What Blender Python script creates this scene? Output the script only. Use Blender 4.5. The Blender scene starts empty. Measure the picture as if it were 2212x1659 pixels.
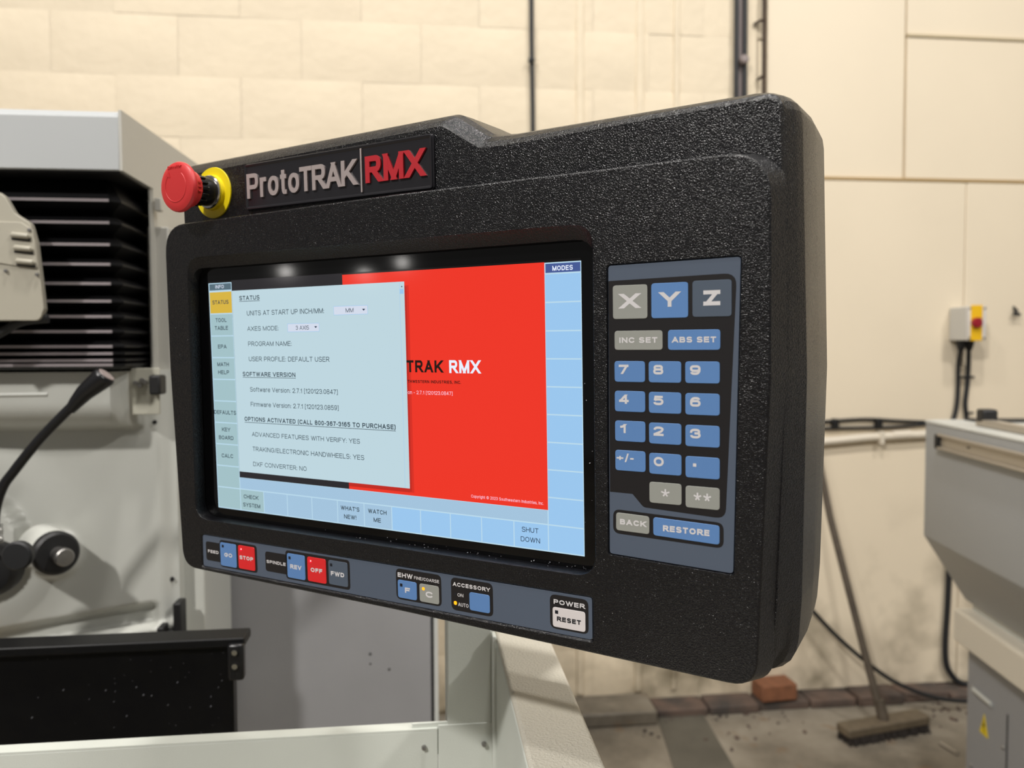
import bpy, bmesh, math, random
from mathutils import Vector, Matrix
random.seed(7)
S = bpy.context.scene
C = S.collection

# ------------------------------------------------------------------ camera, world, lights
cam = bpy.data.cameras.new('camera')
cam.sensor_width = 36.0
cam.lens = 36.0 * 1720.0 / 2212.0
cam.dof.use_dof = True
cam.dof.focus_distance = 0.545
cam.dof.aperture_fstop = 7.6
cam_ob = bpy.data.objects.new('camera', cam)
C.objects.link(cam_ob)
R_, U_, B_ = Vector((0.99389, -0.11027, -0.00388)), Vector((0.00867, 0.04301, 0.99904)), Vector((-0.10999, -0.99297, 0.0437))
cam_ob.matrix_world = Matrix(((R_.x, U_.x, B_.x, 0), (R_.y, U_.y, B_.y, 0), (R_.z, U_.z, B_.z, 1.45), (0, 0, 0, 1)))
S.camera = cam_ob
cam.clip_start = 0.02

world = bpy.data.worlds.new('world'); S.world = world
world.use_nodes = True
bg = world.node_tree.nodes['Background']
bg.inputs[0].default_value = (1.0, 0.965, 0.92, 1)
bg.inputs[1].default_value = 0.17
S.view_settings.view_transform = 'Standard'
S.view_settings.look = 'None'
S.view_settings.gamma = 1
S.view_settings.exposure = 0.0
S.view_settings.use_curve_mapping = False

def area(name, loc, target, size, power, col=(1, 0.965, 0.92), shape='DISK'):
    l = bpy.data.lights.new(name, 'AREA'); l.shape = shape; l.size = size; l.energy = power; l.color = col
    o = bpy.data.objects.new(name, l); C.objects.link(o); o.location = loc
    o.rotation_euler = (Vector(target) - Vector(loc)).to_track_quat('-Z', 'Y').to_euler()
    return o
area('high_bay_lamp', (0.30, 0.30, 5.6), (0.30, 0.5, 0), 0.28, 104)
area('high_bay_lamp', (2.7, 0.3, 5.6), (2.3, 1.2, 0), 0.32, 62)
area('high_bay_lamp', (-2.0, 0.2, 5.6), (-1.4, 0.9, 0), 0.32, 56)
area('high_bay_lamp', (-2.4, -2.2, 4.8), (-0.9, -0.2, 1.0), 0.30, 190)
area('high_bay_lamp', (3.4, -1.8, 4.9), (2.4, 0.6, 1.0), 0.30, 90)
for p_ in ((-24.7, -3.7, 2.75), (-24.1, -6.0, 2.60), (-23.8, -7.15, 2.95)):       # lamps far down the hall, mirrored in the screen glass
    area('hall_lamp', p_, (0, 0.6, 1.5), 0.34, 5)


# ------------------------------------------------------------------ materials
def lin(c):
    r = []
    for v in c:
        v = v / 255.0
        r.append(v / 12.92 if v <= 0.04045 else ((v + 0.055) / 1.055) ** 2.4)
    return r
def mat(name, rgb, rough=0.5, metal=0.0, bump=0.0, scale=50.0, var=0.0, vscale=4.0, emit=None, estr=1.0, detail=4.0, spec=0.5, coords='Object', var2=None, bdist=0.001, voro=False):
    m = bpy.data.materials.new(name); m.use_nodes = True
    nt = m.node_tree; n = nt.nodes; L = nt.links; p = n['Principled BSDF']
    col = lin(rgb) + [1]
    p.inputs['Base Color'].default_value = col
    p.inputs['Roughness'].default_value = rough
    p.inputs['Metallic'].default_value = metal
    p.inputs['Specular IOR Level'].default_value = spec
    tc = n.new('ShaderNodeTexCoord')
    if var > 0:
        nz = n.new('ShaderNodeTexNoise'); nz.inputs['Scale'].default_value = vscale; nz.inputs['Detail'].default_value = 6
        L.new(tc.outputs[coords], nz.inputs['Vector'])
        rp = n.new('ShaderNodeValToRGB'); rp.color_ramp.elements[0].position = 0.35; rp.color_ramp.elements[1].position = 0.68
        c2 = lin(var2) if var2 else [v * (1 - var) for v in col[:3]]
        rp.color_ramp.elements[0].color = c2 + [1]; rp.color_ramp.elements[1].color = col
        L.new(nz.outputs['Fac'], rp.inputs['Fac']); L.new(rp.outputs['Color'], p.inputs['Base Color'])
    if bump > 0:
        if voro:
            b = n.new('ShaderNodeTexVoronoi'); b.feature = 'SMOOTH_F1'; b.inputs['Scale'].default_value = scale
            w = n.new('ShaderNodeTexNoise'); w.inputs['Scale'].default_value = scale * 0.9; w.inputs['Detail'].default_value = 1
            ad = n.new('ShaderNodeVectorMath'); ad.operation = 'MULTIPLY_ADD'; ad.inputs[1].default_value = (0.0011, 0.0011, 0.0011)
            L.new(tc.outputs[coords], w.inputs['Vector']); L.new(w.outputs['Color'], ad.inputs[0]); L.new(tc.outputs[coords], ad.inputs[2])
            L.new(ad.outputs[0], b.inputs['Vector']); out = b.outputs['Distance']
        else:
            b = n.new('ShaderNodeTexNoise'); b.inputs['Scale'].default_value = scale; b.inputs['Detail'].default_value = detail
            L.new(tc.outputs[coords], b.inputs['Vector']); out = b.outputs['Fac']
        bp = n.new('ShaderNodeBump'); bp.inputs['Strength'].default_value = bump; bp.inputs['Distance'].default_value = bdist
        L.new(out, bp.inputs['Height']); L.new(bp.outputs['Normal'], p.inputs['Normal'])
    if emit:
        p.inputs['Emission Color'].default_value = lin(emit) + [1]; p.inputs['Emission Strength'].default_value = estr
    return m

M = {}
M['black_grain'] = mat('black_grained_plastic', (10, 10, 14), 0.26, bump=0.62, scale=1300, bdist=0.00068, voro=True, spec=0.5)
M['black_smooth'] = mat('black_plastic', (20, 20, 22), 0.3, spec=0.5)
M['plate_black'] = mat('nameplate_black', (34, 33, 37), 0.28)
M['plate_silver'] = mat('nameplate_silver', (178, 166, 164), 0.42, metal=0.2)
M['plate_red'] = mat('nameplate_red', (190, 40, 50), 0.4)
M['glass'] = mat('black_screen_glass', (5, 5, 6), 0.06, spec=0.4)
M['slate'] = mat('slate_overlay', (86, 97, 114), 0.42, bump=0.1, scale=2500, bdist=0.0002)
M['ink'] = mat('overlay_black', (27, 25, 27), 0.42)
M['key_blue'] = mat('key_blue', (97, 140, 198), 0.42)
M['key_grey'] = mat('key_grey', (158, 160, 154), 0.42)
M['key_slate'] = mat('key_slate', (84, 96, 112), 0.42)
M['key_red'] = mat('key_red', (232, 40, 44), 0.4)
M['key_white'] = mat('key_white', (226, 220, 220), 0.4)
M['legend'] = mat('legend_white', (222, 220, 222), 0.45)
M['legend_dark'] = mat('legend_black', (16, 18, 28), 0.45)
M['led_off'] = mat('led_window_dark', (26, 30, 40), 0.3)
M['led_amber'] = mat('led_amber', (250, 160, 20), 0.3, emit=(255, 168, 20), estr=1.0)
M['led_red'] = mat('led_red', (240, 0, 50), 0.3, emit=(255, 10, 60), estr=1.1)
M['led_core'] = mat('led_core', (255, 230, 200), 0.3, emit=(255, 235, 215), estr=1.2)
def scr(name, c, s=0.95): return mat('screen_' + name, (4, 4, 5), 0.09, emit=c, estr=s, spec=0.3)
M['s_base'] = scr('line', (190, 222, 240))
M['s_tile'] = scr('blue_tile', (158, 203, 243))
M['s_tile_l'] = scr('pale_tile', (166, 197, 203))  # blue tile with the display's off-angle fade put into its colour
M['s_tile_b'] = scr('bottom_tile', (167, 200, 226))  # in-between tile colour, part of the same painted viewing-angle shift
M['s_win'] = scr('window', (190, 214, 223), 1.0)
M['s_red'] = scr('red', (238, 54, 38), 1.0)
M['s_redd'] = scr('dark_red', (196, 44, 34), 0.95)
M['s_redm'] = scr('shade_red', (220, 49, 36), 0.95)
M['s_dark'] = scr('charcoal', (44, 42, 45))
M['s_strip'] = scr('unlit_strip', (26, 24, 24), 0.6)
M['s_navy'] = scr('navy', (72, 92, 152))
M['s_steel'] = scr('steel', (90, 112, 124))
M['s_yellow'] = scr('yellow', (220, 184, 68), 0.95)
M['s_text'] = scr('text', (56, 72, 82))
M['s_textd'] = scr('text_dark', (40, 56, 78))
M['s_black'] = scr('text_black', (36, 22, 18))
M['s_white'] = scr('text_white', (232, 240, 255), 1.0)
M['s_pink'] = scr('text_pink', (250, 196, 214), 1.0)
M['s_box'] = scr('drop_box', (216, 224, 240), 0.95)
M['estop_red'] = mat('emergency_red', (208, 52, 54), 0.42)
M['yellow'] = mat('warning_yellow', (236, 214, 10), 0.45)
M['chrome'] = mat('chrome', (200, 198, 195), 0.18, metal=1.0)
M['steel'] = mat('steel', (150, 148, 145), 0.35, metal=0.9)
M['cream_sheet'] = mat('cream_painted_sheet', (214, 218, 210), 0.42, bump=0.25, scale=900, bdist=0.0006, var=0.04, vscale=9)
M['cream_rim'] = mat('cream_textured_paint', (212, 207, 193), 0.5, bump=0.8, scale=480, bdist=0.0012, detail=2)
M['mill_grey'] = mat('light_grey_painted_sheet', (178, 181, 182), 0.45, bump=0.05, scale=300)
M['mill_side'] = mat('mill_side_sheet', (186, 184, 176), 0.45)
M['casting'] = mat('green_grey_painted_casting', (196, 197, 190), 0.3, bump=0.08, scale=30, bdist=0.003, var=0.06, vscale=8)
M['motor_paint'] = mat('beige_grey_painted_cover', (172, 167, 152), 0.5, bump=0.1, scale=200)
M['bellows'] = mat('black_bellows_rubber', (8, 8, 10), 0.45, spec=0.3)
M['bellows_highlight'] = mat('painted_fold_highlight', (140, 132, 134), 0.4)  # pale colour that paints the highlight along the bellows ridges
M['black_rubber'] = mat('black_rubber_sheet', (4, 4, 7), 0.42, spec=0.25, bump=0.1, scale=60, var=0.4, vscale=40, var2=(8, 8, 10))
M['dust'] = mat('metal_dust', (170, 170, 175), 0.4, metal=0.5)
M['dull_dust'] = mat('dull_dust', (84, 84, 88), 0.7)
M['cab_grey'] = mat('mid_grey_cabinet_sheet', (146, 146, 148), 0.5, bump=0.05, scale=200, var=0.1, vscale=5)
M['encl_grey'] = mat('blue_grey_enclosure_sheet', (160, 163, 166), 0.45, var=0.03, vscale=3)
M['encl_lid'] = mat('light_grey_lid', (190, 192, 188), 0.4)
M['encl_cream'] = mat('cream_base_rim', (216, 210, 197), 0.5)
M['encl_cab'] = mat('grey_lower_cabinet', (146, 148, 152), 0.5)
M['alu'] = mat('aluminium_rail', (176, 168, 156), 0.38, metal=0.5)
M['black'] = mat('black_rubber', (22, 22, 23), 0.5)
M['cable'] = mat('black_cable', (30, 31, 33), 0.5)
M['cable_mid'] = mat('grey_conduit', (140, 128, 126), 0.45)
M['rust'] = mat('rusty_pipe', (82, 66, 52), 0.7, var=0.4, vscale=60)
M['pvc'] = mat('cream_pvc_conduit', (222, 212, 194), 0.35)
M['switch_white'] = mat('switch_box_grey', (200, 198, 192), 0.5)
M['switch_front'] = mat('switch_box_front', (214, 210, 206), 0.5)
M['switch_red'] = mat('switch_red', (150, 24, 40), 0.4)
M['switch_yellow'] = mat('switch_yellow', (240, 190, 20), 0.5)
M['wood'] = mat('dark_broom_handle', (92, 82, 70), 0.6, var=0.3, vscale=30)
M['broom_head'] = mat('broom_head_wood', (104, 92, 74), 0.7, var=0.25, vscale=30)
M['bristle'] = mat('dark_bristles', (42, 36, 32), 0.9, bump=0.8, scale=400)
M['brick'] = mat('worn_red_brick', (140, 92, 64), 0.85, bump=0.5, scale=120, var=0.3, vscale=30)
M['footing'] = mat('stained_footing_brick', (112, 92, 80), 0.85, bump=0.6, scale=60, var=1, vscale=9, var2=(70, 64, 60))
M['paint'] = mat('cream_masonry_paint', (234, 219, 192), 0.6, bump=0.6, scale=20, bdist=0.006, detail=6, var=0.09, vscale=2.6, coords='Object')
M['board'] = mat('cream_painted_board', (235, 221, 196), 0.5, bump=0.15, scale=8, bdist=0.004, var=0.04, vscale=2.0)
M['trim'] = mat('tan_board_edge', (188, 158, 108), 0.6)
M['groove'] = mat('board_joint', (196, 180, 148), 0.7)
M['lens'] = mat('clear_plate', (182, 180, 166), 0.2, spec=0.6)
M['brass'] = mat('brass', (170, 140, 80), 0.4, metal=0.8)
M['sticker'] = mat('warning_sticker', (222, 196, 20), 0.5)

# stained wall paint: darker and greener low down where it is dirty (a stain band with noise)
def wall_material(key):
    m = M[key]; nt = m.node_tree; n = nt.nodes; L = nt.links; p = n['Principled BSDF']
    src = p.inputs['Base Color'].links[0].from_socket
    geo = n.new('ShaderNodeNewGeometry'); sep = n.new('ShaderNodeSeparateXYZ'); L.new(geo.outputs['Position'], sep.inputs[0])
    mr = n.new('ShaderNodeMapRange'); mr.inputs[1].default_value = 0.85; mr.inputs[2].default_value = 0.0; L.new(sep.outputs['Z'], mr.inputs[0])
    nz = n.new('ShaderNodeTexNoise'); nz.inputs['Scale'].default_value = 5; nz.inputs['Detail'].default_value = 8
    L.new(geo.outputs['Position'], nz.inputs['Vector'])
    sp = n.new('ShaderNodeMapRange'); sp.inputs[1].default_value = 0.46; sp.inputs[2].default_value = 0.72; L.new(nz.outputs['Fac'], sp.inputs[0])
    mu = n.new('ShaderNodeMath'); mu.operation = 'MULTIPLY'; L.new(mr.outputs[0], mu.inputs[0]); L.new(sp.outputs[0], mu.inputs[1])
    mx = n.new('ShaderNodeMixRGB'); mx.inputs[2].default_value = lin((128, 118, 96)) + [1]
    L.new(mu.outputs[0], mx.inputs[0]); L.new(src, mx.inputs[1]); L.new(mx.outputs[0], p.inputs['Base Color'])
wall_material('paint'); wall_material('board')
def floor_material():
    m = mat('stained_concrete', (150, 141, 124), 0.6, bump=0.5, scale=14, bdist=0.004, detail=8, coords='Object')
    nt = m.node_tree; n = nt.nodes; L = nt.links; p = n['Principled BSDF']
    tc = n.new('ShaderNodeTexCoord')
    a = n.new('ShaderNodeTexNoise'); a.inputs['Scale'].default_value = 2.6; a.inputs['Detail'].default_value = 9; a.inputs['Roughness'].default_value = 0.65
    L.new(tc.outputs['Object'], a.inputs['Vector'])
    r = n.new('ShaderNodeValToRGB'); e = r.color_ramp.elements
    e[0].position = 0.3; e[0].color = lin((86, 80, 70)) + [1]; e[1].position = 0.68; e[1].color = lin((152, 144, 130)) + [1]
    q = e.new(0.48); q.color = lin((126, 118, 105)) + [1]
    L.new(a.outputs['Fac'], r.inputs['Fac'])
    b = n.new('ShaderNodeTexNoise'); b.inputs['Scale'].default_value = 9; b.inputs['Detail'].default_value = 5; L.new(tc.outputs['Object'], b.inputs['Vector'])
    rb = n.new('ShaderNodeValToRGB'); rb.color_ramp.elements[0].position = 0.62; rb.color_ramp.elements[1].position = 0.75; L.new(b.outputs['Fac'], rb.inputs['Fac'])
    mx = n.new('ShaderNodeMixRGB'); mx.inputs[2].default_value = lin((122, 100, 76)) + [1]
    L.new(rb.outputs['Color'], mx.inputs[0]); L.new(r.outputs['Color'], mx.inputs[1]); L.new(mx.outputs[0], p.inputs['Base Color'])
    return m
M['floor'] = floor_material()
M['floor_dark'] = mat('dark_floor_patch', (98, 94, 84), 0.6, bump=0.4, scale=14, bdist=0.004, var=0.3, vscale=5)

# ------------------------------------------------------------------ helpers
def tag(o, label=None, cat=None, group=None, kind=None):
    if label: o['label'] = label
    if cat: o['category'] = cat
    if group: o['group'] = group
    if kind: o['kind'] = kind
    return o
def empty(name, loc=(0, 0, 0), rz=0.0):
    o = bpy.data.objects.new(name, None); C.objects.link(o); o.location = loc; o.rotation_euler.z = rz; o.empty_display_size = 0.05
    return o
def link(name, bm, m, parent=None, smooth=None, bev=0.0, seg=2, ang=30):
    bmesh.ops.recalc_face_normals(bm, faces=bm.faces)
    me = bpy.data.meshes.new(name); bm.to_mesh(me); bm.free()
    me.materials.append(M[m] if isinstance(m, str) else m)
    o = bpy.data.objects.new(name, me); C.objects.link(o)
    if parent: o.parent = parent
    if bev:
        b = o.modifiers.new('bevel', 'BEVEL'); b.width = bev; b.segments = seg; b.limit_method = 'ANGLE'; b.angle_limit = math.radians(ang)
        smooth = 40 if smooth is None else smooth
    if smooth:
        for f in me.polygons: f.use_smooth = True
        me.set_sharp_from_angle(angle=math.radians(smooth))
    return o
def add_box(bm, x0, x1, y0, y1, z0, z1):
    v = [bm.verts.new(p) for p in ((x0, y0, z0), (x1, y0, z0), (x1, y1, z0), (x0, y1, z0), (x0, y0, z1), (x1, y0, z1), (x1, y1, z1), (x0, y1, z1))]
    for f in ((0, 3, 2, 1), (4, 5, 6, 7), (0, 1, 5, 4), (1, 2, 6, 5), (2, 3, 7, 6), (3, 0, 4, 7)): bm.faces.new([v[i] for i in f])
def box(name, x0, x1, y0, y1, z0, z1, m, parent=None, bev=0.0, seg=2):
    bm = bmesh.new(); add_box(bm, x0, x1, y0, y1, z0, z1); return link(name, bm, m, parent, bev=bev, seg=seg)
def loft(bm, rings, cap0=True, cap1=True, close=True):
    vs = [[bm.verts.new(p) for p in r] for r in rings]
    n = len(rings[0])
    for a, b in zip(vs, vs[1:]):
        for i in range(n if close else n - 1):
            j = (i + 1) % n; bm.faces.new((a[i], a[j], b[j], b[i]))
    if cap0: bm.faces.new(list(reversed(vs[0])))
    if cap1: bm.faces.new(vs[-1])
    return vs
def rounded(pts, radii, seg=5):
    # closed polygon (list of (x, y)), one fillet radius per corner
    out = []; n = len(pts)
    if not hasattr(radii, '__len__'): radii = [radii] * n
    for i in range(n):
        p = Vector(pts[i]); a = (Vector(pts[i - 1]) - p); b = (Vector(pts[(i + 1) % n]) - p)
        la, lb = a.length, b.length; a.normalize(); b.normalize(); r = radii[i]
        if r <= 0:
            out += [tuple(p)] * 1; continue
        ang = a.angle(b); t = min(r / math.tan(ang / 2), la * 0.49, lb * 0.49)
        s, e = p + a * t, p + b * t
        for k in range(seg + 1):
            f = k / seg
            out.append(tuple(s * (1 - f) ** 2 + p * (2 * f * (1 - f)) * 1.0 + e * f ** 2))
    return out
def offset(pts, d):
    # move each edge of a convex counter-clockwise polygon outwards by d
    n = len(pts); out = []
    for i in range(n):
        p0, p, p1 = Vector(pts[i - 1]), Vector(pts[i]), Vector(pts[(i + 1) % n])
        e0 = (p - p0).normalized(); e1 = (p1 - p).normalized()
        n0 = Vector((e0.y, -e0.x)); n1 = Vector((e1.y, -e1.x))
        k = (n0 + n1); k = k / max(0.2, k.dot(n0)); out.append(tuple(p + k * d))
    return out
mm = 0.001
def R3(pts, w): return [(x * mm, y * mm, w * mm) for x, y in pts]
def prism(name, pts, w0, w1, m, parent, edge=0.0, smooth=40):
    # outline in millimetres extruded in local z
    bm = bmesh.new()
    if edge > 0: rings = [R3(pts, w0), R3(pts, w1 - edge), R3([(x, y) for x, y in shrink(pts, edge)], w1)]
    else: rings = [R3(pts, w0), R3(pts, w1)]
    loft(bm, rings); return link(name, bm, m, parent, smooth=smooth)
def shrink(pts, d):
    n = len(pts); out = []
    for i in range(n):
        p0, p, p1 = Vector(pts[i - 1]), Vector(pts[i]), Vector(pts[(i + 1) % n])
        if (p1 - p0).length < 1e-9: out.append(tuple(p)); continue
        t = (p1 - p0).normalized(); out.append((p.x - t.y * d, p.y + t.x * d))
    # points run counter-clockwise: inward is to the left of travel
    return out
def rect(x0, y0, x1, y1, r=0.0, seg=4):
    if x1 < x0: x0, x1 = x1, x0
    if y1 < y0: y0, y1 = y1, y0
    p = [(x0, y0), (x1, y0), (x1, y1), (x0, y1)]
    return rounded(p, r, seg) if r else p
def lathe(name, prof, m, parent=None, loc=(0, 0, 0), axis='Z', seg=40, smooth=35, cap=True):
    bm = bmesh.new(); rings = []
    for r, h in prof:
        ring = []
        for i in range(seg):
            a = 2 * math.pi * i / seg; x, y = r * math.cos(a), r * math.sin(a)
            p = (x, y, h) if axis == 'Z' else ((x, -h, y) if axis == '-Y' else (h, x, y))
            ring.append((p[0] + loc[0], p[1] + loc[1], p[2] + loc[2]))
        rings.append(ring)
    loft(bm, rings, cap, cap); return link(name, bm, m, parent, smooth=smooth)
def tube_bm(bm, pts, rad, seg=12):
    pts = [Vector(p) for p in pts]; n = len(pts)
    if not hasattr(rad, '__len__'): rad = [rad] * n
    rings = []; up = Vector((0, 0, 1))
    t0 = (pts[1] - pts[0]).normalized()
    if abs(t0.dot(up)) > 0.95: up = Vector((1, 0, 0))
    nx = t0.cross(up).normalized()
    for i in range(n):
        t = (pts[min(i + 1, n - 1)] - pts[max(i - 1, 0)]).normalized()
        nx = (nx - t * nx.dot(t)).normalized(); ny = t.cross(nx)
        rings.append([pts[i] + (nx * math.cos(2 * math.pi * k / seg) + ny * math.sin(2 * math.pi * k / seg)) * rad[i] for k in range(seg)])
    loft(bm, rings)
def tube(name, pts, rad, m, parent=None, seg=12, smooth=50):
    bm = bmesh.new(); tube_bm(bm, pts, rad, seg); return link(name, bm, m, parent, smooth=smooth)
def curve_pts(ctrl, n=8):
    # Catmull-Rom through control points
    P = [Vector(p) for p in ctrl]; P = [P[0] * 2 - P[1]] + P + [P[-1] * 2 - P[-2]]; out = []
    for i in range(1, len(P) - 2):
        for k in range(n):
            t = k / n
            out.append(0.5 * ((2 * P[i]) + (P[i + 1] - P[i - 1]) * t + (2 * P[i - 1] - 5 * P[i] + 4 * P[i + 1] - P[i + 2]) * t * t + (3 * P[i] - P[i - 1] - 3 * P[i + 1] + P[i + 2]) * t ** 3))
    out.append(P[-2]); return out

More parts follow.
